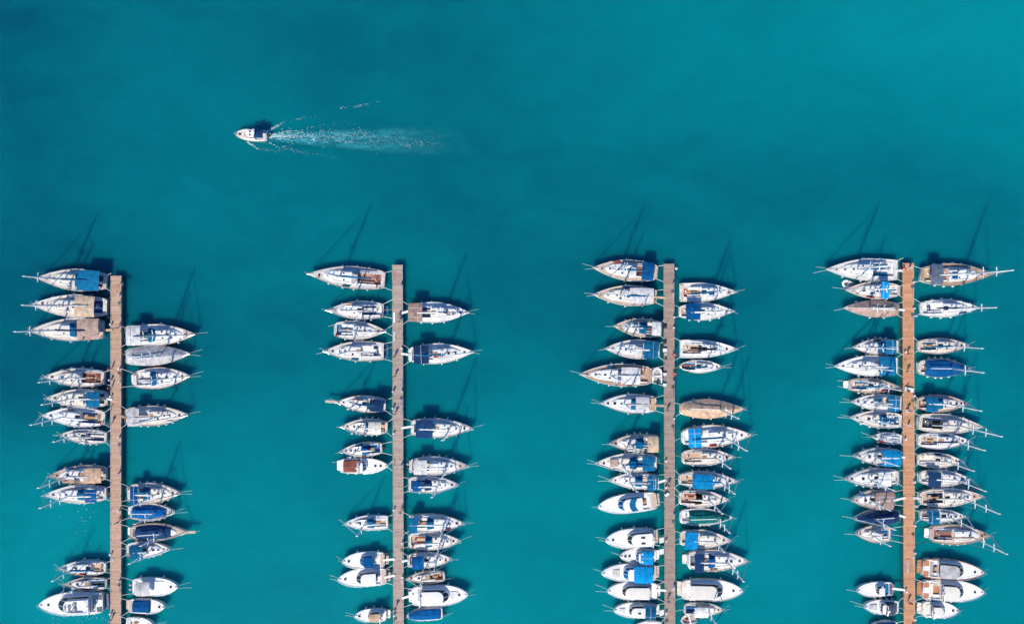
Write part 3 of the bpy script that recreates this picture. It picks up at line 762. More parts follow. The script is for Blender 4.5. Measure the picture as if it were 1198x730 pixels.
motor(1, 'R', 147, 729.5, 180, 731.5, 16, 'white boat cut by the photo\'s bottom edge, lowest on inner side of first pier', cab=False, roof=(.5, .6), plat=None, ck='W')

# second pier, side facing the first pier
sail(2, 'L', 450.5, 327.8, 361.4, 320.4, 26, 'big white sailboat with brown open cockpit benches at the top of the second pier', ck='BR', cush='TP', hood='LG', bag='SB', rail='PK', ts=.78, wheel=True, fore='LG', tip=None, hat=4)
sail(2, 'L', 453, 363.2, 382.8, 363, 22, 'sailboat with slatted grey foredeck, second from top on outer side of second pier', deck='LG', fore='G', bag='LG', rail='G', swim='SB', hat=3)
sail(2, 'L', 391, 385.6, 451.6, 387.5, 22, 'sailboat moored bow to the second pier, grey deck and open blue cockpit', deck='LG', ck='SB', bag='LG', rail='C', fore='PK')
sail(2, 'L', 453, 411, 379.6, 410.6, 23.4, 'white sailboat with flush white stern deck and dark side panels, second pier', ts=.85, ck='W', pads=[(.10, .17, -.5, -.2, 'N'), (.10, .17, .2, .5, 'N')], bag='W', swim='SB', table=False)
sail(2, 'L', 451.6, 474, 394, 470, 20, 'sailboat with bow platform, navy cockpit tent and brown coachroof stripe, second pier', bim=(.05, .34, 'N', .72), deck='W', rail='PK', bowpole=1.8, pads=[(.45, .66, -.52, -.4, 'BR')], bag='SB', radar=True)
sail(2, 'L', 453.5, 500, 399, 498.4, 19.5, 'cream sailboat under canvas with teal sprayhood, below the bow-platform sailboat', deck='C', hood='SB', bim=(.15, .42, 'C', .75), bag='C', rail='G')
sail(2, 'L', 447, 524.3, 398, 527.7, 17, 'small white sailboat with bright blue cockpit and grey outboard, second pier', ck='B', cush='B', hood='B', outb=1, bag='W')
motor(2, 'L', 393.8, 545.2, 454.8, 544.4, 17.7, 'white speedboat with red-brown cockpit covers, bow towards the second pier', cab=True, roof=(.40, .46), wind=(.46, .55), windm='B', aft=(.08, .41, 'BR'), plat='W', hat=2, arch=False)
sail(2, 'L', 454, 611, 402.6, 612, 17.5, 'white sailboat with tan cockpit, alone in the gap of the second pier', ck='TN', hood='SB', bag='W', tip=(415.5, 628.8), ts=.85)
motor(2, 'L', 453.7, 654.6, 400.5, 656, 19.4, 'white motorboat with square blue cockpit top at the second pier', roof=(.30, .50), wind=(.46, .60), windm='B', roofm='B', plat='PK', gang='W')
motor(2, 'L', 455.8, 673.8, 395.3, 677, 21, 'white motor cruiser with long white hardtop and dark windscreen, second pier', roof=(.24, .52), wind=(.5, .63), roofm='W', plat='PK', ck='BR', gang='W')
motor(2, 'L', 455.8, 719.4, 414.7, 720, 15, 'small white motorboat with tan roof, lowest on outer side of second pier', roof=(.22, .55), wind=(.5, .6), roofm='TN', plat='W')
# second pier, side facing the third pier
sail(2, 'R', 478, 365.5, 548.7, 365.5, 24, 'white sailboat with brown-grey square bimini and a dinghy on the foredeck', bim=(.0, .23, 'TP', .95), bag='W', ts=.82, gang='W', rail='W')
sail(2, 'R', 478, 415.2, 554.5, 411.5, 24, 'white sailboat with dark navy bimini and brown coachroof panel, second pier', bim=(.08, .31, 'N', .92), bag='SB', pads=[(.38, .55, -.4, -.15, 'BR')], rail='C', ts=.66, radar=False, gang='W')
sail(2, 'R', 480.9, 500, 553.9, 501, 22.5, 'white sailboat with wide navy bimini and white stripe, middle of second pier', bim=(.08, .35, 'N', .95), bag='W', tip=(517.8, 516.6), gang='W', ts=.78, fore='W')
sail(2, 'R', 478.8, 544.8, 548.7, 544.8, 22, 'grey-decked sailboat with white awning and outboards at the stern, second pier', deck='LG', fore='PK', bim=(.08, .30, 'W', .8), bag='W', outb=2, tip=(515.8, 561.5) , rail='G', pads=[(.34, .5, -.5, .5, 'W')])
sail(2, 'R', 478, 566.7, 537.2, 566.7, 20, 'white sailboat with navy cockpit and white cabin, below the grey-decked sailboat', ck='N', cush='N', hood='N', bim=(.08, .26, 'B', .6), bag='W', tip=(505.5, 583.3), ts=.8)
sail(2, 'R', 478.8, 611.6, 543.5, 611.6, 21, 'white sailboat with narrow blue stern awning and separate blue sprayhood, second pier', bim=(.0, .15, 'SB', .95), hood='SB', bag='W', tip=(514, 631), ts=.85)
sail(2, 'R', 478, 632.4, 539.3, 632.4, 20.9, 'white sailboat with brown cockpit cushions and blue sprayhood, second pier', ck='TN', cush='BR', hood='SB', bag='W', tip=(510, 652), ts=.75)
sail(2, 'R', 476.7, 656, 528.9, 653.4, 18.4, 'small white sailboat with rounded navy bimini, lower half of second pier', bim=(.10, .36, 'B', .85), bag='W', ts=.72, tip=(505.5, 674), gang='W')
sail(2, 'R', 520.5, 674.2, 474.6, 676.3, 14, 'small varnished-stern sailboat lying bow to the second pier', ck='BR', cush='BR', deck='C', rail='PK', mast=True, bag='C', wheel=False, tip=(491, 688), table=True)
motor(2, 'R', 478, 697.8, 548, 694.3, 24, 'large white motor yacht with white roof and grey foredeck sunpad, second pier', roof=(.16, .55), wind=(.5, .66), plat='W', ck='BR', pad=(.68, .84, 'LG', .6), hat=1, rail='W', gang='W')
motor(2, 'R', 517.4, 717.6, 475.6, 719.3, 14.6, 'small boat fully wrapped in bright blue cover at bottom of second pier', aft=(.06, .93, 'B'), cab=False, roof=(.5, .6), plat=None, outb=1, hat=0)

# third pier, side facing the second pier
sail(3, 'L', 769, 319, 693.4, 313.2, 25, 'teak-decked sailboat with square blue bimini at the top of the third pier', deck='PK', bim=(.06, .24, 'B', .9), bag='SB', rail='C', ts=.7, ck='BR', hood='W', hat=3)
sail(3, 'L', 768, 346.8, 693.4, 344.7, 24, 'beige-grey sailboat with large oval grey cockpit awning, third pier', deck='PK', cabm='C', bim=(.05, .42, 'LG', .75), bag='SB', rail='C', gang='TN', cab=(.42, .82))
sail(3, 'L', 774, 385, 717.4, 381.2, 21.5, 'teak-rimmed sailboat with white square stern and blue coachroof stripes, third pier', deck='PK', rail='C', ts=.82, bim=(.02, .2, 'W', .8), bag='SB', hood='SB', pads=[(.36, .62, -.5, -.3, 'SB')])
sail(3, 'L', 771.6, 409.4, 707.6, 407.5, 22.5, 'white sailboat with wide mid-blue stern bimini, fourth from top, third pier', bim=(.03, .29, 'SB', .95), bag='W', ts=.82, hood='LG')
sail(3, 'L', 762.3, 439.5, 677.7, 437.4, 26.5, 'large teak-decked yacht with grey bimini and a dinghy astern, third pier', deck='T', fore='T', bim=(.16, .42, 'LG', .75), hood='GB', bag='LG', rail='W', ts=.72, ck='T', cab=(.42, .85), hat=3)
sail(3, 'L', 767.5, 472.8, 701.7, 471.2, 23, 'white sailboat with tan stern deck and grey-white awning, third pier', ck='TN', bim=(.12, .36, 'LG', .8), rail='G', ts=.78, bag='LG', hood='SB', gang='TN', pads=[(.02, .11, -.65, .65, 'TN')])
sail(3, 'L', 770.2, 518, 712, 518.6, 21, 'sailboat with flat salmon-tan cockpit cover and teak edges, third pier', rail='T', bim=(.0, .22, 'BG', .95), bag='SB', deck='C', ts=.86, hood='SB', fore='PK')
sail(3, 'L', 772, 540.5, 695.9, 541.6, 22.3, 'long white sailboat striped with blue awnings, middle of third pier', bim=(.04, .23, 'SB', .8), hood='SB', bag='B', ts=.78, pads=[(.62, .76, -.4, .4, 'TP')], swim='SB')
sail(3, 'L', 768.5, 563.3, 711.8, 561.4, 19, 'white sailboat with blue bimini and white stern arch, third pier', bim=(.0, .2, 'SB', .95), arch=True, ts=.85, bag='LG', gang='W', hood='SB')
motor(3, 'L', 772, 585, 698.6, 592.2, 22.5, 'white motor yacht with two blue window covers, third pier', roof=(.26, .56), wind=(.54, .66), windm='CB', screen_cover=[(.36, .46, 'SB')], rail='W', plat='PK', ck='TN', hat=0)
motor(3, 'L', 770.2, 628.4, 707.6, 631.3, 23, 'broad white motor yacht with two dark roof hatches, third pier', roof=(.08, .46), wind=(.42, .56), roofhat=2, roofm='W', hat=1, plat='PK')
motor(3, 'L', 771.6, 650, 724.7, 650, 17, 'small white motorboat with blue cockpit canopy beneath the roof-hatch yacht', roof=(.38, .46), wind=(.44, .56), windm='B', canvas=(.08, .42, 'LB', .95), hat=2, plat='W')
motor(3, 'L', 771.6, 669.9, 702.8, 669.3, 21, 'white motor yacht with long blue aft canopy and blue curved windscreen cover', roof=(.40, .50), wind=(.48, .60), windm='CB', canvas=(.06, .40, 'LB', .95), hat=0, plat='PK', pad=(.66, .8, 'C', .6))
motor(3, 'L', 773, 691.6, 709.7, 690, 21, 'plain white motor yacht with cream hardtop between two blue-covered yachts', roof=(.18, .62), wind=(.55, .7), roofm='C', windm=None, rail='W', hat=0, plat='W', ck='TN', gang='W')
motor(3, 'L', 771.6, 714.4, 717.4, 712.7, 18, 'white motorboat with blue stern cover and dark roof hatch, third pier', roof=(.26, .56), wind=(.52, .64), roofhat=1, canvas=(.0, .25, 'SB', .95), hat=1, plat='W', pad=(.72, .88, 'LG', .55))
motor(3, 'L', 774, 735, 741, 735.5, 17, 'boat cut by the photo\'s bottom edge, outer side of third pier', cab=False, roof=(.5, .6), plat=None)
# third pier, side facing the orange pier
sail(3, 'R', 795, 342.2, 861.4, 341.7, 22.3, 'square-sterned sailboat with orange-brown teak cockpit, topmost on inner side of third pier', ck='OR', rail='C', ts=.95, tm=.35, deck='W', bag='SB', fore='PK', pads=[(.03, .07, -.8, .8, 'PK'), (.5, .6, -.3, -.1, 'B')], table=True)
sail(3, 'R', 794, 364.7, 858.2, 364, 21, 'round-sterned white sailboat with rounded navy bimini, third pier', bim=(.14, .40, 'B', .92), bag='W', ts=.55, ck='TN', fore='W')
sail(3, 'R', 795.2, 408.2, 862.4, 408.2, 21.5, 'square-sterned white racing sailboat with black boom and open pinkish cockpit', ck='PK', bag='K', ts=.97, tm=.35, rail='W', pads=[(.32, .39, -.3, .3, 'N')], cab=(.38, .74))
sail(3, 'R', 795, 428.4, 845.7, 429, 16, 'small double-ended white sailboat with brown cockpit, third pier', ck='BR', ts=.25, deck='W', bag='SB', rail='C', wheel=False, tm=.45)
sail(3, 'R', 794.6, 478, 870.8, 478, 23, 'sailboat hidden under a full sandy-beige tent cover, third pier', cover='TN', ts=.5, deck='C', tip=(866.6, 490.4), rail='PK')
sail(3, 'R', 796.7, 511.2, 879, 508.2, 26, 'big white sailboat with bright light-blue stern bimini, below the sandy-beige tent boat', bim=(.11, .29, 'LB', .9), tip=(882.2, 525.9), bag='SB', solar=False, ts=.6, radar=False)
sail(3, 'R', 797.7, 535.2, 858.2, 533.8, 20.5, 'cream sailboat with open tan cockpit, below the light-blue bimini yacht', deck='C', ck='TN', tip=(857.2, 549.3), bag='C', ts=.62, radar=True)
sail(3, 'R', 793.6, 560.3, 863.5, 562.4, 21, 'grey-edged sailboat with big light-blue cockpit tent, inner side of third pier', bim=(.24, .58, 'LB', .92), tip=(862, 579), rail='G', deck='LG', ts=.5, ck='TN', bag='LB', cab=(.45, .8))
sail(3, 'R', 794, 582.3, 852, 584, 20.5, 'cream sailboat with dark sprayhood and brown cockpit, above the green-covered boat', deck='C', hood='K', ck='TN', cush='BR', tip=(857.8, 604.2), ts=.62, bag='C')
sail(3, 'R', 795, 604.2, 857, 604.8, 20, 'sailboat under a sea-green cover, third pier', cover='GN', cover_span=(.17, .93), deck='W', tip=(856.2, 625), ts=.65)
sail(3, 'R', 795.2, 629.2, 855, 631.7, 21.5, 'white sailboat with light-blue square bimini near stern, below the green-covered boat', bim=(.11, .36, 'LB', .95), tip=(850, 648), ts=.66, bag='W', fore='LG')
sail(3, 'R', 800, 655.3, 875, 655.3, 25, 'large white sailboat with navy bimini and round sprayhood, lower third pier', bim=(.13, .28, 'N', .92), hood='B', tip=(872.8, 682.4), ts=.7, bag='LG', swim='W', rail='PK', radar=True)
motor(3, 'R', 793.6, 689.7, 868.7, 690, 25, 'large cream-roofed motor yacht with white foredeck, inner side of third pier', roof=(.16, .58), wind=(.54, .68), roofm='C', windm=None, plat='C', hat=1, rail='C', fly=False)
sail(3, 'R', 800, 712.7, 846.8, 712.7, 16.7, 'small white sailboat with covered cabin beside a floating inflatable dinghy', bim=(.28, .62, 'W', .75), tip=(843.6, 729.4), bag='C', ck='B', ts=.6, deck='C')

# orange pier, side facing the third pier
sail(4, 'L', 1049.5, 316, 965.7, 315, 26, 'large bare white sailboat with wide flat stern at the top of the orange pier', ts=.9, tm=.4, bag='SB', ck='W', rail='W', gang='W', hat=4, p=1.6, table=False, cab=(.36, .8))
sail(4, 'L', 1053, 340, 988.7, 339, 21, 'teak-edged sailboat with two light-blue awning squares, orange pier', deck='PK', bim=(.20, .35, 'LB', .95), bag='SB', rail='C', ts=.55)
sail(4, 'L', 1050.5, 362, 986.6, 360, 20, 'sailboat hidden under a full taupe cover near top of orange pier', cover='TP', deck='C', ts=.7, gang='W')
sail(4, 'L', 1051, 405.5, 997, 406, 19, 'small white sailboat with mid-blue stern bimini, above a larger blue-awning yacht', bim=(.04, .27, 'SB', .92), bag='SB', ts=.78, hood='SB')
sail(4, 'L', 1049.5, 427.6, 975, 428.2, 24, 'long white sailboat with split blue stern awning and many cabin lines, orange pier', bim=(.02, .28, 'SB', .95), bag='W', ts=.8, hat=4, hood='LG')
sail(4, 'L', 989.5, 450.3, 1050.3, 452, 18, 'teak-decked sailboat lying bow to the orange pier with white stern platform', deck='PK', rail='T', swim='W', bag='SB', ts=.65, ck='PK', fore='PK')
sail(4, 'L', 1054.5, 471.4, 995, 469.7, 20, 'white sailboat with blue awning quartered by white straps, orange pier', bim=(.03, .26, 'SB', .95), bag='W', ts=.82, pads=[(.4, .55, -.4, -.1, 'SB')])
sail(4, 'L', 1054.8, 492.3, 993.5, 488, 20, 'white sailboat with blue boom cover over open stern, below the quartered-awning boat', bag='B', ck='SB', ts=.72, hood='SB')
sail(4, 'L', 1055.3, 514, 1020, 510.9, 14, 'tiny bare white sailboat, smallest on the orange pier', deck='W', rail='W', ck='W', wheel=False, bag='LG', hat=3, nf=2)
sail(4, 'L', 1054.6, 534.9, 997, 532.8, 21, 'white sailboat with large light-blue cockpit awning and white gangplank, orange pier', bim=(.0, .38, 'LB', .92), bag='W', ts=.8, gang='W', cab=(.42, .8))
sail(4, 'L', 1051.3, 557.8, 986.6, 559.9, 22.5, 'grey-decked sailboat with white boxy cockpit cover, above the taupe-awning sailboat', deck='LG', bim=(.14, .36, 'W', .75), bag='W', ts=.66, rail='G', fore='LG')
sail(4, 'L', 1050.3, 582.9, 994.3, 585, 22, 'sailboat with taupe-grey awning and light-blue stern edge, orange pier', bim=(.02, .42, 'TP', .92), deck='PK', bag='W', ts=.82, gang='W', cab=(.46, .8), swim='SB')
sail(4, 'L', 1051.3, 602.9, 998, 606.7, 19, 'sailboat under a full dark navy cover, orange pier', cover='N', ts=.75, deck='W', gang='W', rail='N')
sail(4, 'L', 1046, 625, 1000.2, 624, 20, 'white sailboat with blue cockpit and blue sheet astern, below the navy-covered boat', ck='B', cush='B', hood='W', bag='W', tip=(1057.5, 646), ts=.8, swim='B')
motor(4, 'L', 1049, 688.7, 1001, 690, 17, 'slim white motorboat with grey-blue cockpit, upper of the lower-end pair, orange pier', roof=(.26, .36), wind=(.34, .46), aft=None, ck='GB', cush='SB', hat=0, plat='GB', gang='W', cabw=.6)
motor(4, 'L', 1051.5, 710.6, 1010, 709, 16.5, 'small white open motorboat with dark navy cockpit, orange pier', roof=(.38, .44), wind=(.42, .52), ck='N', cush='GB', canvas=(.08, .34, 'GB', .85), hat=0, plat=None, pad=(.62, .85, 'LG', .65))
motor(4, 'L', 1050, 735.5, 1017, 736, 19, 'blue-covered boat cut by the photo\'s bottom edge, orange pier', aft=(.08, .8, 'B'), cab=False, roof=(.5, .6), plat=None, hat=0)
# orange pier, open-water side
sail(4, 'R', 1077, 321.5, 1158.8, 320.9, 26, 'teak-decked yacht with slate-grey bimini at the top of the orange pier', deck='T', rail='T', bim=(.16, .33, 'GB', .92), tip=(1190, 316), bag='W', ck='TN', ts=.62, radar=False, pads=[(.42, .5, -.4, .2, 'B')], fore='PK')
sail(4, 'R', 1076.3, 361, 1144, 360, 21, 'plain white sailboat with long navy boom cover, second on open-water side of orange pier', bag='N', tip=(1175.4, 361), ts=.68, ck='W', pads=[(.12, .17, -.3, .3, 'N')], rail='W')
sail(4, 'R', 1073.5, 405, 1132.7, 404, 19, 'cream sailboat with teak trim, directly above the royal-blue covered boat', deck='C', rail='PK', tip=(1160.9, 410.3), bag='SB', ts=.6, ck='PK', fore='PK')
sail(4, 'R', 1074.3, 430, 1133.7, 431, 22, 'sailboat under a full royal-blue cover with white stern, orange pier', cover='B', cover_span=(.12, .96), cover_w=1.0, tip=(1168.2, 436.8), ts=.62, deck='W', fm=RUB)
sail(4, 'R', 1072, 471.8, 1131.6, 471.8, 21, 'pale teak sailboat with big blue sprayhood and bimini, orange pier', deck='PK', rail='T', hood='SB', bim=(.2, .44, 'SB', .85), tip=(1153.5, 481.8), ts=.5, ck='TN', cab=(.42, .82))
sail(4, 'R', 1075, 493.7, 1148.3, 498.8, 23, 'long white sailboat with dark cockpit slats and grey foredeck, orange pier', ck='K', tip=(1185.5, 514), bag='LG', fore='G', ts=.78, hood='LG', pads=[(.22, .34, -.55, -.35, 'K'), (.22, .34, -.2, 0, 'K')], cat='sailboat')
sail(4, 'R', 1074.3, 515.5, 1134, 515.5, 19.6, 'white sailboat with pinkish busy cockpit, below the grey-foredeck yacht', ck='PK', cush='TP', tip=(1156.7, 528), bag='N', ts=.68, radar=False, table=True)
sail(4, 'R', 1073.2, 537.6, 1125.4, 539, 18.4, 'small cream-white sailboat, open cockpit with twin benches, above the round-navy-bimini boat', ck='C', tip=(1149.4, 550.5), bag='LG', ts=.6, deck='C')
sail(4, 'R', 1075.3, 558.4, 1134.8, 560, 20, 'white sailboat with rounded navy bimini and blue foredeck hatch, orange pier', bim=(.19, .44, 'N', .9), tip=(1157.7, 576), bag='W', ts=.62, cab=(.44, .8), fore='W', pads=[(.8, .88, -.25, .05, 'B')])
sail(4, 'R', 1075.7, 582.9, 1149.4, 579.7, 22, 'cream sailboat with tan foredeck and four dark cabin panes, orange pier', deck='C', fore='TN', tip=(1174.4, 602.7), bag='C', ck='TN', ts=.62, pads=[(.2, .27, -.35, -.12, 'K'), (.2, .27, .12, .35, 'K'), (.3, .36, -.35, -.12, 'N'), (.3, .36, .12, .35, 'N')], rail='C', gang='LG')
sail(4, 'R', 1076.3, 602.7, 1130, 603.7, 17, 'small white sailboat with mid-blue bimini, between two cream yachts, orange pier', bim=(.2, .44, 'SB', .92), tip=(1148, 619), bag='W', ts=.6, cab=(.44, .82))
sail(4, 'R', 1084.7, 624.6, 1157.7, 626, 23, 'white sailboat with teak side decks and brown-blue cockpit, lowest yacht of open-water side', deck='PK', rail='T', ck='BR', cush='GB', tip=(1182.8, 650), bag='TN', ts=.74, swim='W', fore='T', radar=True)
motor(4, 'R', 1075.7, 663.8, 1150.4, 668.9, 24, 'white motor yacht with orange teak swim platform and grey roof', roof=(.30, .60), wind=(.58, .68), roofm='LG', plat='OR', ck='GB', cush='LG', rail='T', hat=1, p=2.2)
motor(4, 'R', 1075.7, 689.7, 1150.4, 691.8, 25, 'white motor yacht with orange teak cockpit and cream roof', roof=(.34, .60), wind=(.57, .68), roofm='C', plat='OR', ck='OR', cush='C', hat=1, fly=False, arch=True)
motor(4, 'R', 1075.7, 712.8, 1121, 713.7, 19, 'small cream-covered motorboat below the orange-cockpit yacht', roof=(.30, .58), wind=(.5, .66), roofm='C', plat='C', ck='C', cush='C', hat=1, windm=None)

# tenders
dinghy(528.5, 365.8, 2.1, 0, 'small inflatable dinghy lashed on a sailboat foredeck, second pier', 1.75)
dinghy(769, 439, 2.9, PI/2, 'white inflatable dinghy hung across the stern of the large teak-decked yacht', .75)
dinghy(806, 724, 3.0, -PI*.93, 'white inflatable dinghy with red tank afloat at bottom of third pier', mark='RD')
dinghy(991.5, 332.5, 2.0, PI*.9, 'small pale inflatable dinghy at the bow of the light-blue awning sailboat')

# ------------------------------------------------------------------ the motorboat under way and its wake
root, L, B, hb, zs = motor(1, 'R', 311.5, 158.6, 275.2, 157.4, 13.8, 'white motorboat with navy cockpit canopy speeding across open water above the piers', deck='C', roof=(.42, .66), wind=(.64, .74), canvas=(.12, .40, 'N', .74), roofhat=2, plat=None, outb=1, moored=False, hat=1, name='motorboat', group='boats under way', arch=False, rail='C')
FOAM_GLINT = mat('foam_and_glints', (.52, .72, .76), .9, .2, 3)  # wake foam; the same white serves the modelled sun glints
rw = random.Random(5); FS = .36
mb = MB()
def fleck(px, py, s, el=1.0, a=None, zz=.03):
    p = at(px, py, 0); a = rw.uniform(0, PI) if a is None else a; n = rw.choice([5, 6, 7])
    ca, sa = math.cos(a), math.sin(a); vs = []
    for k in range(n):
        r_ = FS*s*rw.uniform(.5, 1.15); u, v = r_*el*math.cos(2*PI*k/n), r_*math.sin(2*PI*k/n)
        vs.append((p.x+u*ca-v*sa, p.y+u*sa+v*ca, zz+rw.uniform(0, .03)))
    c = (p.x, p.y, zz+.05)
    mb.add(vs+[c], [(k, (k+1) % n, n) for k in range(n)])
def streak(x0, y0, x1, y1, n, w, s, fall=1.0):
    for i in range(n):
        u = rw.random()**fall; j = rw.gauss(0, w)
        fleck(x0+(x1-x0)*u+rw.gauss(0, w), y0+(y1-y0)*u+j, s*rw.uniform(.35, 1.1)*(1-.5*u), rw.uniform(1.5, 4), -math.atan2(y1-y0, x1-x0)+rw.gauss(0, .4))
streak(287, 151, 312, 142, 60, .5, .13); streak(313, 154, 330, 144.5, 110, .7, .16); streak(289, 166, 305, 176.5, 110, .6, .15); streak(315, 167, 328, 174, 50, .4, .12)
streak(328, 145, 372, 136, 34, .9, .11); streak(352, 150, 425, 143, 40, 1.3, .10); streak(330, 174, 400, 186, 60, 1.4, .10); streak(312, 159.8, 345, 158.5, 260, .8, .15); streak(305, 175, 330, 177, 40, 1.2, .11); streak(330, 172, 360, 180, 60, 1.2, .1)
streak(345, 141, 356, 136.5, 16, .5, .12); streak(398, 127, 408, 125, 14, .7, .13); streak(412, 126, 432, 121.5, 34, .7, .15); streak(436, 121, 452, 117, 10, .8, .1)
for i in range(1000):
    u = rw.random()**2.0; cx_ = 312+205*u
    cy_ = 159+(-3.5 if u < .45 else -3.5+ (u-.45)*28)+2*math.sin(u*31)
    sp = 1.2+5.2*u
    ch = rw.random()
    if ch < .45 and u < .5: yy = 160.3-2.2*u+rw.gauss(0, .55+1.6*u)
    elif ch < .8: yy = cy_+rw.gauss(0, sp*.55)
    else: yy = 159+u*4+rw.gauss(0, 4+6*u)
    fleck(cx_, yy, .095*rw.uniform(.5, 1.5)*(1-.55*u), rw.uniform(2, 5.5), rw.gauss(-.25, .35))
for k in range(46):     # oblique chevron crests in the churned lane
    u = .10+.86*rw.random()**1.3; x0 = 312+205*u; y0 = 156+u*14+rw.gauss(0, 3)
    l = rw.uniform(3, 9); streak(x0, y0, x0+l, y0+l*rw.uniform(.5, .95), rw.randint(8, 24), .5, .10*(1.1-.5*u))
foam = mb.build('wake_foam', FOAM_GLINT)
tag(foam, 'white foam flecks trailing behind the moving motorboat', 'wake', None, 'stuff')
# churned, aerated water: a thin mottled sheet, paler and foamier near the propeller
m, nt, b = new_mat('aerated_water'); Lk = nt.links.new
tc = N(nt, 'ShaderNodeTexCoord')
def wn(scale, stretch, det, dist, rot=0.0):
    mp = N(nt, 'ShaderNodeMapping'); mp.inputs['Scale'].default_value = stretch; mp.inputs['Rotation'].default_value = (0, 0, rot)
    no = N(nt, 'ShaderNodeTexNoise'); no.inputs['Scale'].default_value = scale; no.inputs['Detail'].default_value = det; no.inputs['Roughness'].default_value = .68; no.inputs['Distortion'].default_value = dist
    Lk(tc.outputs['Object'], mp.inputs[0]); Lk(mp.outputs[0], no.inputs['Vector']); return no.outputs['Fac']
def wr(src, a, b_, c=0, d=1):
    r = N(nt, 'ShaderNodeMapRange'); r.interpolation_type = 'SMOOTHSTEP'
    for k_, v in zip(('From Min', 'From Max', 'To Min', 'To Max'), (a, b_, c, d)): r.inputs[k_].default_value = v
    Lk(src, r.inputs['Value']); return r.outputs[0]
def wm(op, a, b_):
    n_ = N(nt, 'ShaderNodeMath', operation=op)
    for i, q_ in enumerate((a, b_)):
        if isinstance(q_, (int, float)): n_.inputs[i].default_value = q_
        else: Lk(q_, n_.inputs[i])
    return n_.outputs[0]
uv = N(nt, 'ShaderNodeUVMap'); sx_ = N(nt, 'ShaderNodeSeparateXYZ'); Lk(uv.outputs[0], sx_.inputs[0])
U, V = sx_.outputs[0], sx_.outputs[1]
ed = wm('ABSOLUTE', wm('SUBTRACT', V, .5), 0)
edge = wr(ed, .5, .22)
lane = wr(wm('ABSOLUTE', wm('SUBTRACT', V, .40), 0), .20, .02)
fade = wm('MULTIPLY', wr(U, 1.0, .30), wr(U, 0, .02))
foam_n = wn(1.5, (.55, 1.3, 1), 8, 1.2, .5)
thr = wm('ADD', foam_n, wm('MULTIPLY', wm('SUBTRACT', lane, 1.0), .20))
thr = wm('ADD', thr, wm('MULTIPLY', wr(U, 0.0, 1.0), -.075))
foam_m = wm('MULTIPLY', wr(thr, .48, .62), wr(U, .95, .35))
soft = wm('MULTIPLY', wm('MULTIPLY', edge, fade), wr(wn(.6, (.4, 1.4, 1), 6, 1.0, .45), .33, .66, .15, .95))
al = wm('MAXIMUM', wm('MULTIPLY', foam_m, .85), soft)
mx = N(nt, 'ShaderNodeMix', data_type='RGBA'); Lk(foam_m, mx.inputs[0]); mx.inputs[6].default_value = (.008, .27, .33, 1); mx.inputs[7].default_value = (.42, .68, .72, 1)
Lk(mx.outputs[2], b.inputs['Base Color']); b.inputs['Roughness'].default_value = .6; Lk(al, b.inputs['Alpha'])
mb = MB(); n = 24; a_ = []; c_ = []
for i in range(n+1):
    u = i/n; xx = 309+262*u; hw = 6+14*min(1, u*1.5); cy_ = 160.5+7*u
    a_.append(at(xx, cy_-hw)+Vector((0, 0, .012))); c_.append(at(xx, cy_+hw)+Vector((0, 0, .012)))
mb.loft([c_, a_], False)
w_ = mb.build('churned_water', m); uvl = w_.data.uv_layers.new(name='UVMap')
for lp in w_.data.loops:
    vi = lp.vertex_index; uvl.data[lp.index].uv = ((vi % (n+1))/n, 0.0 if vi <= n else 1.0)
tag(w_, 'pale churned water lane behind the moving motorboat', 'wake', None, 'stuff')
# sun glints modelled as pale flecks at the lower end of the first pier
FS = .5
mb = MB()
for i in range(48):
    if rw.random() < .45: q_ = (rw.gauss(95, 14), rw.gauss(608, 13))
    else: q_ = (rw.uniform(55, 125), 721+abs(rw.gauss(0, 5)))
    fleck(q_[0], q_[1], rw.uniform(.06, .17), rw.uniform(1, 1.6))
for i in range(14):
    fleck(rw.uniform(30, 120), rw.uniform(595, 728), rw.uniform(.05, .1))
fl_ = mb.build('glint_flecks', FOAM_GLINT); tag(fl_, 'small white flecks standing in for glints near the lower end of the first pier', 'foam', None, 'stuff')

# ------------------------------------------------------------------ piers
def plank_mat(name, a, bcol):
    m, nt, b = new_mat(name); L = nt.links.new
    g = N(nt, 'ShaderNodeNewGeometry'); tc = N(nt, 'ShaderNodeTexCoord')
    no = N(nt, 'ShaderNodeTexNoise'); no.inputs['Scale'].default_value = .28; no.inputs['Detail'].default_value = 9; no.inputs['Roughness'].default_value = .72
    L(tc.outputs['Object'], no.inputs['Vector'])
    ad = N(nt, 'ShaderNodeMath', operation='MULTIPLY_ADD'); L(g.outputs['Random Per Island'], ad.inputs[0]); ad.inputs[1].default_value = .62; L(no.outputs['Fac'], ad.inputs[2])
    r = N(nt, 'ShaderNodeMapRange'); r.inputs['From Min'].default_value = .35; r.inputs['From Max'].default_value = 1.15; L(ad.outputs[0], r.inputs[0])
    mx = N(nt, 'ShaderNodeMix', data_type='RGBA'); mx.inputs[6].default_value = (*a, 1); mx.inputs[7].default_value = (*bcol, 1); L(r.outputs[0], mx.inputs[0])
    n2 = N(nt, 'ShaderNodeTexNoise'); n2.inputs['Scale'].default_value = 1.6; n2.inputs['Detail'].default_value = 6; L(tc.outputs['Object'], n2.inputs['Vector'])
    r2 = N(nt, 'ShaderNodeMapRange'); r2.inputs['From Min'].default_value = .55; r2.inputs['From Max'].default_value = .7; r2.inputs['To Max'].default_value = .5; L(n2.outputs['Fac'], r2.inputs[0])
    m2 = N(nt, 'ShaderNodeMix', data_type='RGBA'); L(r2.outputs[0], m2.inputs[0]); L(mx.outputs[2], m2.inputs[6]); m2.inputs[7].default_value = (a[0]*.55, a[1]*.55, a[2]*.55, 1)
    L(m2.outputs[2], b.inputs['Base Color']); b.inputs['Roughness'].default_value = .8
    return m
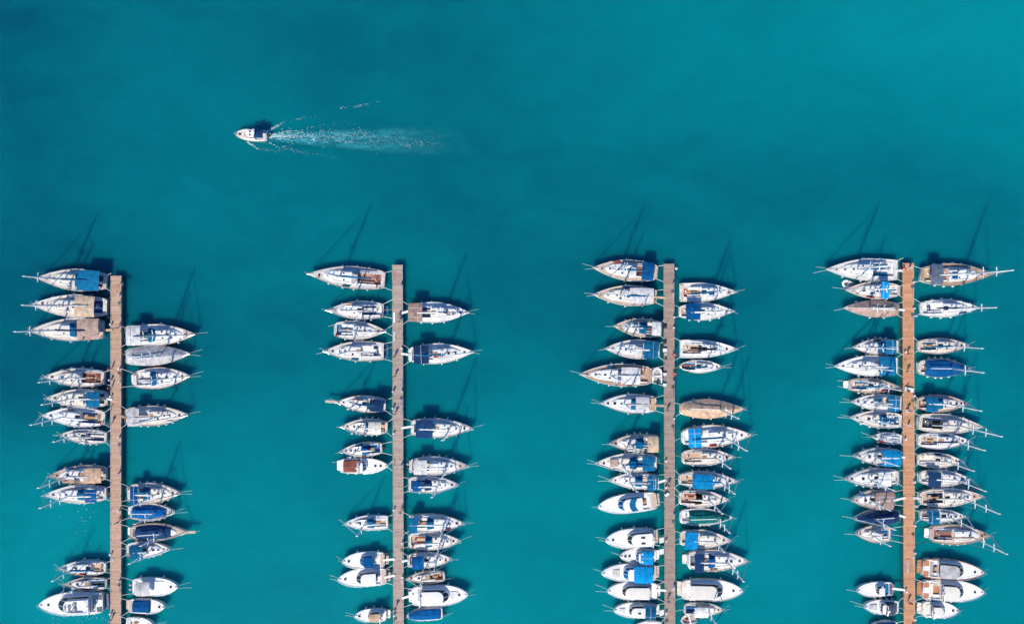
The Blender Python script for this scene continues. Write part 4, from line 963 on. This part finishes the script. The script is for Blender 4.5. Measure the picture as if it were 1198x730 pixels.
PLANK = {1: plank_mat('pinkish_planks', (.39, .24, .165), (.56, .37, .26)), 2: plank_mat('greyish_planks', (.31, .23, .195), (.48, .37, .32)),
         3: plank_mat('grey_brown_planks', (.26, .19, .155), (.40, .30, .255)), 4: plank_mat('orange_planks', (.44, .205, .10), (.63, .33, .185))}
BEAM = {1: mat('pier_beam_pale', (.55, .44, .38), .8, .2, 2), 2: mat('pier_beam_grey', (.34, .30, .29), .8, .2, 2), 3: mat('pier_beam_brown', (.32, .27, .25), .8, .2, 2), 4: mat('pier_beam_orange', (.60, .37, .24), .8, .2, 2)}
PILE = mat('weedy_piling', (.06, .055, .045), .9, .3, 3)
CON = mat('float_concrete', (.12, .13, .13), .9, .3, 2)
PLAB = {1: 'pinkish-beige plank pier, first of the four, facing wide open water on one side', 2: 'grey-pink weathered plank pier, second of the four',
        3: 'grey-brown weathered plank pier, third of the four', 4: 'orange-brown plank pier, warmest coloured of the four'}
for k, (x0, y0, x1, y1, hw) in PIERX.items():
    a, c = at(x0, y0, PZ), at(x1, y1, PZ); d = (c-a).normalized(); a.z = 0; hwm = hw/S*(1-PZ/HC)
    Lp = (c-a).length+30; rz = math.atan2(d.y, d.x)
    p = empty('pier', a, rz, PLAB[k], 'pier', 'plank piers of the marina')
    mb = MB(); i = 0; xx = .02
    while xx < Lp:
        w = .20; mb.box((xx+w/2, R.uniform(-.012, .012), PZ-.03+R.uniform(0, .008)), (w-.018, 2*hwm-.22, .05)); xx += w; i += 1
    mb.build('decking', PLANK[k], p)
    for s in (1, -1):
        mb = MB(); mb.box((Lp/2, s*(hwm-.06), PZ-.10), (Lp, .12, .26)); mb.build('edge_beam', BEAM[k], p)
        mb = MB(); mb.box((Lp/2, s*(hwm-.22), PZ-.55), (Lp, .22, .62)); mb.build('side_stringer', CON, p)
    mb = MB(); mb.box((Lp/2, 0, .12), (Lp-.1, 2*hwm-.36, 1.5)); mb.build('float', CON, p)
    xx = 5.8
    while xx < Lp:
        mb = MB(); mb.box((xx, 0, PZ+.006), (.09, 2*hwm-.26, .03)); mb.build('joint_plate', BEAM[k], p)
        xx += 6.1
    xx = 3.5; sd = 1
    while xx < Lp-14:      # fixed service posts and hose loops along the edges
        mb = MB(); mb.box((xx, sd*(hwm-.22), PZ+.32), (.22, .22, .62), 0, .85); mb.box((xx, sd*(hwm-.22), PZ+.66), (.28, .28, .08)); mb.build('service_post', GEL[R.choice(['W', 'W', 'LG', 'B'])], p)
        if R.random() < .6:
            hx = xx+R.uniform(.6, 1.6); ph = R.uniform(0, 6)
            mb = MB(); mb.tube([(hx+(.10+.012*q_)*math.cos(q_*.8), sd*(hwm-.34)+(.10+.010*q_)*math.sin(q_*.8), PZ+.03+.004*q_) for q_ in range(20)]+[(hx+.6, sd*(hwm-.2), PZ+.03), (hx+1.1+R.random(), sd*(hwm-.14), PZ+.04)], .03, 5)
            mb.build('hose', R.choice([CAN['B'], CAN['GN'], CAN['TN'], ROPED, ROPE]), p)
        xx += R.uniform(4.5, 8.5); sd = -sd if R.random() < .7 else sd
    xx = 1.2
    while xx < Lp-20:
        for s in (1, -1):
            mb = MB(); mb.box((xx, s*(hwm-.06), PZ+.06), (.1, .08, .08)); mb.tube([(xx-.2, s*(hwm-.06), PZ+.12), (xx+.2, s*(hwm-.06), PZ+.12)], .04, 6); mb.build('cleat', STEEL, p)
        xx += R.uniform(2.2, 3.4)
    for xx in (.35, 12, 24, 36, 48, 60, 72):
        if xx < Lp-2:
            for s in ((1, -1) if xx > 1 else (1,)):
                mb = MB(); mb.tube([(xx, s*(hwm-.25), -4), (xx, s*(hwm-.25), PZ-.2)], .16, 10); mb.build('piling', PILE, p)

def on_pier(name, px, py, z, label, cat, group=None, rz=0):
    o = empty(name, at(px, py, z), rz, label, cat, group); o.location.z = z; return o
def pedestal(px, py, label):
    o = on_pier('service_pedestal', px, py, PZ, label, 'power pedestal', 'service pedestals on the piers')
    mb = MB(); mb.box((0, 0, .45), (.26, .26, .9), 0, .85); mb.build('post', GEL['W'], o)
    mb = MB(); mb.box((0, 0, .96), (.34, .34, .12), 0, .7); mb.build('lamp_cap', GEL['LG'], o)
    mb = MB(); mb.box((.14, 0, .6), (.04, .14, .2)); mb.build('socket_panel', CAN['B'], o)
def ring(px, py, label, c='RD'):
    o = on_pier('life_ring', px, py, PZ, label, 'life ring', 'life rings on the piers')
    mb = MB(); n = 16; mb.tube([(.28*math.cos(2*PI*k/n), .28*math.sin(2*PI*k/n), .75) for k in range(n+1)], .09, 8); mb.build('ring', CAN[c], o, True)
    mb = MB(); mb.tube([(0, 0, 0), (0, 0, .9)], .04, 6); mb.box((0, 0, .68), (.5, .08, .05)); mb.build('stand', GEL['W'], o)
def buoy(px, py, label, c, r=.3):
    o = on_pier('fender_ball', px, py, .75, label, 'buoy', 'ball fenders at the pier ends')
    mb = MB(); n = 12; rg = []
    for i in range(1, 9):
        a = PI*i/9; rg.append([(r*math.sin(a)*math.cos(2*PI*k/n), r*math.sin(a)*math.sin(2*PI*k/n), -r*math.cos(a)) for k in range(n)])
    mb.loft(rg, True, True, True); mb.build('ball', c, o, True)
    mb = MB(); mb.tube([(0, 0, r*.9), (0, 0, r+.14)], [.07, .05], 8); mb.build('eye', BLACK, o)
def box(px, py, label, c='W', d=(.9, .55, .5), rz=0):
    o = on_pier('dock_box', px, py, PZ, label, 'dock box', 'dock boxes along the piers', rz)
    mb = MB(); mb.box((0, 0, d[2]/2), d, 0, .96); mb.build('body', GEL[c] if c in GEL else CAN[c], o)
    mb = MB(); mb.box((0, 0, d[2]+.04), (d[0]*1.04, d[1]*1.06, .08), 0, .93); mb.build('lid', GEL['W'] if c != 'K' else BLACK, o)
def steps(px, py, label, s):
    o = on_pier('boarding_steps', px, py, PZ, label, 'boarding steps', 'white boarding steps along the third pier')
    for i in range(3):
        mb = MB(); mb.box((s*(.12+.28*i), 0, .12+.1*i), (.27, .95, .24+.2*i)); mb.build('step', GEL['W'], o)
def plankboard(px, py, label, c, ln=1.9, w=.42):
    o = on_pier('stowed_gangplank', px, py, PZ, label, 'gangplank', 'gangplanks stowed on the pier edges', PI/2)
    mb = MB(); mb.box((0, 0, .05), (ln, w, .07)); mb.build('board', CAN[c], o)
    for s in (1, -1):
        mb = MB(); mb.box((0, s*(w/2-.02), .1), (ln, .04, .06)); mb.build('side_rail', STEEL, o)
ring(143, 334, 'orange and white life ring near the top of the first pier', 'OR')
buoy(142.9, 332.2, 'white ball fender at the top end of the first pier', RUB, .26)
buoy(791.3, 314, 'white ball fender hanging at the top end of the third pier', RUB, .28)
ring(1055.2, 315.4, 'red life ring beside the top end of the orange pier')
ring(788, 415.2, 'pink-red life ring on third pier, beside the black-boom racing sailboat')
ring(788.2, 437.3, 'pink-red life ring on third pier, beside the small double-ended sailboat')
pedestal(1063.6, 313.4, 'white round-capped pedestal in the top corner of the orange pier')
pedestal(1069, 369.8, 'white pedestal at the edge of the orange pier below the plain navy-boom sailboat')
pedestal(787.8, 371, 'white pedestal on the third pier beside the rounded navy bimini sailboat')
pedestal(142, 446, 'white pedestal on the first pier beside the blue-sprayhood sailboat with big wheel')
pedestal(130.4, 444.2, 'white pedestal on the first pier beside the small grey-sprayhood sailboat')
pedestal(460.4, 457.5, 'white pedestal on the second pier in the gap above the bow-platform sailboat')
pedestal(460.2, 477, 'pale pedestal on the second pier beside the bow-platform sailboat')
pedestal(1070, 591, 'white pedestal on the orange pier beside the four-pane cream sailboat')
pedestal(1062, 497, 'pale pedestal on the orange pier between two people')
box(777.6, 382.3, 'dark dock box on the third pier behind the white square-stern sailboat', 'K', (.6, .5, .45))
box(777.6, 400.3, 'small dark dock box on the third pier above the mid-blue bimini sailboat', 'K', (.5, .5, .4))
box(777.4, 409.5, 'pinkish dock box on the third pier beside the mid-blue bimini sailboat', 'PK', (.7, .6, .4))
box(777.4, 437.5, 'brown dock box on the third pier beside the hanging dinghy', 'BR', (.6, .5, .4))
box(777.2, 450, 'white dock box on the third pier below the hanging dinghy', 'W', (.6, .5, .4))
box(780, 578, 'white bag-like dock box on the third pier beside the two-window-cover yacht', 'W', (.8, .5, .3), .6)
box(1063, 455.5, 'pale dock box on the orange pier at the bow of the bow-in sailboat', 'LG', (1.6, .7, .3), -.2)
box(1061.2, 480, 'pale blue dock box on the orange pier beside the quartered-awning sailboat', 'LG', (.5, .5, .35), .2)
steps(776.2, 631, 'white boarding steps beside the broad motor yacht with roof hatches', -1)
steps(776.2, 644.3, 'white boarding steps beside the small blue-canopy motorboat', -1)
steps(776.2, 715.5, 'white boarding steps beside the motorboat with blue stern cover', -1)
plankboard(461.2, 371.4, 'white gangplank stowed on second pier beside the slatted-foredeck sailboat', 'W', 1.9)
plankboard(461.2, 393.3, 'pale grey gangplank stowed on second pier beside the bow-in sailboat', 'LG', 1.8)
plankboard(469.4, 451, 'dark gangplank stowed on second pier in the wide gap', 'G', 2.4, .3)
plankboard(469.5, 479.5, 'dark gangplank stowed on second pier just above the navy bimini sailboat', 'G', 2.0, .3)
plankboard(461.4, 323, 'narrow reddish gangplank stowed at the top of the second pier', 'OR', 1.6, .25)
plankboard(461.5, 541, 'narrow reddish gangplank stowed beside the red-brown covered speedboat', 'OR', 1.4, .25)
plankboard(787.4, 348.4, 'narrow yellow gangplank stowed on the third pier near its top', 'TN', 2.0, .22)
plankboard(1061.6, 662, 'long pale gangplank stowed on the lower part of the orange pier', 'LG', 2.4, .35)

# ------------------------------------------------------------------ people
SKIN = mat('skin', (.45, .27, .19), .6, .1, 4)
CLOTH = {'red': mat('red_shirt', (.50, .03, .04), .85, .15, 5), 'blue': mat('blue_shirt', (.03, .12, .38), .85, .15, 5), 'white': mat('white_shirt', (.75, .75, .74), .85, .1, 5), 'black': mat('black_clothes', (.015, .015, .02), .85, .1, 5),
         'navy': mat('navy_trousers', (.02, .03, .08), .85, .1, 5), 'grey': mat('grey_trousers', (.2, .2, .21), .85, .1, 5), 'lightblue': mat('light_blue_shirt', (.12, .35, .55), .85, .1, 5), 'teal': mat('teal_shirt', (.02, .25, .3), .85, .1, 5), 'tan': mat('tan_shorts', (.45, .35, .24), .85, .1, 5)}
HAIR = mat('dark_hair', (.03, .02, .015), .7, .1, 8)
def body_mesh():
    J = [((0, 0, .98), .145), ((0, 0, 1.15), .135), ((0, .01, 1.35), .16), ((0, .0, 1.50), .06), ((0, .02, 1.57), .055), ((.0, .03, 1.66), .10), ((0, .02, 1.75), .085),
         ((.10, 0, .90), .10), ((.115, .06, .50), .07), ((.12, .0, .09), .045), ((.13, .14, .04), .04),
         ((-.10, 0, .90), .10), ((-.115, -.04, .50), .07), ((-.12, -.14, .09), .045), ((-.13, 0, .04), .04),
         ((.20, 0, 1.43), .065), ((.27, -.04, 1.17), .05), ((.26, .12, .95), .036), ((.25, .19, .87), .035),
         ((-.20, 0, 1.43), .065), ((-.27, .02, 1.17), .05), ((-.28, .16, .98), .036), ((-.27, .23, .91), .035)]
    E = [(0, 1), (1, 2), (2, 3), (3, 4), (4, 5), (5, 6), (0, 7), (7, 8), (8, 9), (9, 10), (0, 11), (11, 12), (12, 13), (13, 14), (2, 15), (15, 16), (16, 17), (17, 18), (2, 19), (19, 20), (20, 21), (21, 22)]
    me = bpy.data.meshes.new('person'); me.from_pydata([j[0] for j in J], E, []); o = bpy.data.objects.new('person', me); col.objects.link(o)
    sk = o.modifiers.new('s', 'SKIN'); sk.use_smooth_shade = True
    for v, j in zip(me.skin_vertices[0].data, J): v.radius = (j[1], j[1]*.85)
    me.skin_vertices[0].data[0].use_root = True
    o.modifiers.new('d', 'SUBSURF').levels = 1
    bpy.context.view_layer.update()
    dg = bpy.context.evaluated_depsgraph_get(); m2 = bpy.data.meshes.new_from_object(o.evaluated_get(dg)); bpy.data.objects.remove(o)
    return m2
BODY = body_mesh()
for k in range(4): BODY.materials.append(SKIN)
for pgn in BODY.polygons:
    c = pgn.center; r_ = math.hypot(c.x, c.y)
    pgn.material_index = 0
    if c.z < .98: pgn.material_index = 2 if abs(c.x) < .22 else 0
    elif c.z < 1.46 and (abs(c.x) < .25 or c.z > 1.17): pgn.material_index = 1
    if c.z > 1.70 or (c.z > 1.60 and c.y < -.0): pgn.material_index = 3
def person(px, py, rz, top, bot, label, z=None):
    z = PZ if z is None else z
    o = bpy.data.objects.new('person', BODY); col.objects.link(o); o.location = at(px, py, z); o.location.z = z+.03; o.rotation_euler = (0, 0, rz)
    for i, mm in enumerate((SKIN, top, bot, HAIR)):
        o.material_slots[i].link = 'OBJECT'; o.material_slots[i].material = mm
    tag(o, label, 'person', 'people walking on the piers')
Cl = CLOTH
person(130.9, 431, PI*.5, Cl['red'], Cl['black'], 'person in red on the first pier beside the grey-sprayhood sailboat')
person(130.9, 453, PI*.45, Cl['red'], Cl['navy'], 'person in red on the first pier above the square-blue-bimini sailboat')
person(139.6, 383.5, PI, Cl['blue'], Cl['grey'], 'person in blue on the first pier at the yellowish gangplank')
person(131.4, 495, 0, Cl['lightblue'], Cl['white'], 'person in pale blue on the first pier beside the tan-cockpit sailboat')
person(139.3, 610, PI*.9, Cl['white'], Cl['navy'], 'person in white on the first pier beside the navy oval-covered sailboat')
person(130.8, 724, .3, Cl['white'], Cl['black'], 'person in white near the bottom edge of the first pier')
person(467.6, 376.3, PI*.8, Cl['red'], Cl['tan'], 'person in red shirt on the second pier')
person(466.3, 372, PI*.8, Cl['white'], Cl['navy'], 'person in white shirt beside the red-shirted person, second pier')
person(462, 417, PI, Cl['black'], Cl['navy'], 'person in black on the second pier beside the flush white stern sailboat')
person(462.2, 440, .2, Cl['black'], Cl['grey'], 'person in black on the second pier in the empty gap')
person(462.4, 484, 0, Cl['blue'], Cl['white'], 'person in blue on the second pier below the bow-platform sailboat')
person(469.3, 598, 2.6, Cl['teal'], Cl['tan'], 'person in teal on the second pier above the narrow blue awning sailboat')
person(463.2, 709.5, 0, Cl['navy'], Cl['black'], 'person in dark navy on the lower second pier')
person(780.3, 480, .4, Cl['lightblue'], Cl['white'], 'person in pale blue on the third pier at the tan stern deck')
person(781, 567, 2.9, Cl['navy'], Cl['black'], 'person in dark navy on the third pier beside the white stern-arch sailboat')
person(780.8, 701, 0, Cl['blue'], Cl['white'], 'person in blue and white on the lower third pier')
person(1060.9, 413.5, PI, Cl['red'], Cl['black'], 'person in red on the orange pier, upper of two close walkers')
person(1060.9, 434.5, 0, Cl['white'], Cl['navy'], 'person in white on the orange pier beside the split-awning sailboat')
person(1061, 480, 0, Cl['blue'], Cl['lightblue'], 'person in blue on the orange pier beside the quartered-awning sailboat')
person(1061.9, 703, .2, Cl['red'], Cl['lightblue'], 'person in red top and pale trousers on the lower orange pier')
person(1059.6, 456.5, 1.2, Cl['black'], Cl['black'], 'person in black near the bow-in sailboat on the orange pier')

# ------------------------------------------------------------------ water: one sheet to the horizon
m, nt, b = new_mat('harbour_water'); Lk = nt.links.new
tc = N(nt, 'ShaderNodeTexCoord'); sp = N(nt, 'ShaderNodeSeparateXYZ'); Lk(tc.outputs['Object'], sp.inputs[0])
def rng(src, a, b_, c=0, d=1, smooth=True):
    r = N(nt, 'ShaderNodeMapRange'); r.interpolation_type = 'SMOOTHERSTEP' if smooth else 'LINEAR'
    for k_, v in zip(('From Min', 'From Max', 'To Min', 'To Max'), (a, b_, c, d)): r.inputs[k_].default_value = v
    Lk(src, r.inputs['Value']); return r.outputs[0]
def mth(op, a, b_):
    n_ = N(nt, 'ShaderNodeMath', operation=op)
    for i, q_ in enumerate((a, b_)):
        if isinstance(q_, (int, float)): n_.inputs[i].default_value = q_
        else: Lk(q_, n_.inputs[i])
    return n_.outputs[0]
def noise(scale, detail, rough=.5, dist=0, stretch=None):
    n_ = N(nt, 'ShaderNodeTexNoise'); n_.inputs['Scale'].default_value = scale; n_.inputs['Detail'].default_value = detail; n_.inputs['Roughness'].default_value = rough; n_.inputs['Distortion'].default_value = dist
    if stretch:
        mp_ = N(nt, 'ShaderNodeMapping'); mp_.inputs['Scale'].default_value = stretch; mp_.inputs['Rotation'].default_value = (0, 0, .25); Lk(tc.outputs['Object'], mp_.inputs[0]); Lk(mp_.outputs[0], n_.inputs['Vector'])
    else: Lk(tc.outputs['Object'], n_.inputs['Vector'])
    return n_.outputs['Fac']
X, Y = sp.outputs[0], sp.outputs[1]
big = noise(.022, 5, .55, .6, (1, 1.6, 1)); fine = noise(.35, 4, .6)
# shallower, sandier bottom (paler turquoise) towards the shore and the open north-east, a deeper pocket in the north-west
west = mth('MULTIPLY', rng(X, -52, -96), rng(Y, -52, -4))
v = mth('ADD', .164, mth('MULTIPLY', rng(Y, 6, -52), .084))
v = mth('ADD', v, mth('MULTIPLY', west, -.044))
v = mth('ADD', v, mth('MULTIPLY', mth('MULTIPLY', rng(X, -25, 62), rng(Y, 16, 50)), .070))
v = mth('ADD', v, mth('MULTIPLY', mth('MULTIPLY', rng(X, 0, 95), rng(Y, -30, 0)), .020))
v = mth('ADD', v, mth('MULTIPLY', mth('MULTIPLY', rng(X, 40, 80), rng(Y, -15, -40)), -.03))
v = mth('ADD', v, mth('MULTIPLY', mth('SUBTRACT', big, .5), .15))
v = mth('ADD', v, mth('MULTIPLY', mth('SUBTRACT', fine, .5), .012))
v = mth('ADD', v, mth('MULTIPLY', mth('SUBTRACT', noise(.075, 5, .6, 1.2, (1, 1.7, 1)), .5), .07))
KW = .905
cb = N(nt, 'ShaderNodeCombineXYZ'); cb.inputs[0].default_value = .0008
Lk(mth('MULTIPLY', v, KW), cb.inputs[1]); Lk(mth('MULTIPLY', mth('ADD', mth('MULTIPLY', v, .90), .062), KW), cb.inputs[2])
Lk(cb.outputs[0], b.inputs['Base Color']); b.inputs['Specular IOR Level'].default_value = .35
b.inputs['Roughness'].default_value = .12; b.inputs['IOR'].default_value = 1.33
b.inputs['Subsurface Weight'].default_value = 1.0; b.inputs['Subsurface Radius'].default_value = (.4, 1.0, 1.2); b.inputs['Subsurface Scale'].default_value = 7.5
bp = N(nt, 'ShaderNodeBump'); bp.inputs['Strength'].default_value = .5; bp.inputs['Distance'].default_value = .08
Lk(noise(1.1, 5, .6, .3, (1, .6, 1)), bp.inputs['Height']); Lk(bp.outputs[0], b.inputs['Normal'])
mb = MB(); g = [-4000, -1000, -200, -110, 0, 110, 200, 1000, 4000]
mb.add([(xx, yy, 0) for yy in g for xx in g], [(j*9+i, j*9+i+1, (j+1)*9+i+1, (j+1)*9+i) for j in range(8) for i in range(8)])
wtr = mb.build('water', m); tag(wtr, 'calm turquoise harbour water, darker in one corner', 'water', None, 'structure')

# ------------------------------------------------------------------ daylight and camera
el_, az = math.radians(48), math.atan2(-.36, -.93)
w = bpy.data.worlds.new('World'); sc.world = w; w.use_nodes = True
nt = w.node_tree; bg = nt.nodes['Background']; sky = nt.nodes.new('ShaderNodeTexSky'); sky.sky_type = 'NISHITA'; sky.sun_disc = False
sky.sun_elevation = el_; sky.sun_rotation = az % (2*PI); sky.air_density = 1.0; sky.ozone_density = 10.0; sky.dust_density = .2
tn = nt.nodes.new('ShaderNodeMix'); tn.data_type = 'RGBA'; tn.blend_type = 'MULTIPLY'; tn.inputs[0].default_value = 1; tn.inputs[7].default_value = (.70, 1.0, 1.18, 1)
nt.links.new(sky.outputs[0], tn.inputs[6]); nt.links.new(tn.outputs[2], bg.inputs[0]); bg.inputs[1].default_value = .115
l = bpy.data.lights.new('sun', 'SUN'); l.energy = 4.7; l.angle = math.radians(.5); l.color = (1, .915, .77)
lo = bpy.data.objects.new('sun', l); col.objects.link(lo); lo.location = (0, 0, 90)
d = Vector((.36*math.cos(el_), .93*math.cos(el_), -math.sin(el_)))
lo.rotation_euler = d.to_track_quat('-Z', 'Y').to_euler()
c = bpy.data.cameras.new('camera'); c.lens = 28; c.sensor_width = 36; c.clip_end = 12000; c.clip_start = .5
co = bpy.data.objects.new('camera', c); col.objects.link(co); co.location = (0, 0, HC); sc.camera = co
sc.view_settings.view_transform = 'Standard'; sc.view_settings.look = 'None'; sc.view_settings.gamma = 1; sc.view_settings.exposure = .12
sc.view_settings.use_curve_mapping = False
sc.cycles.use_denoising = True; sc.cycles.max_bounces = 6; sc.cycles.sample_clamp_indirect = 4
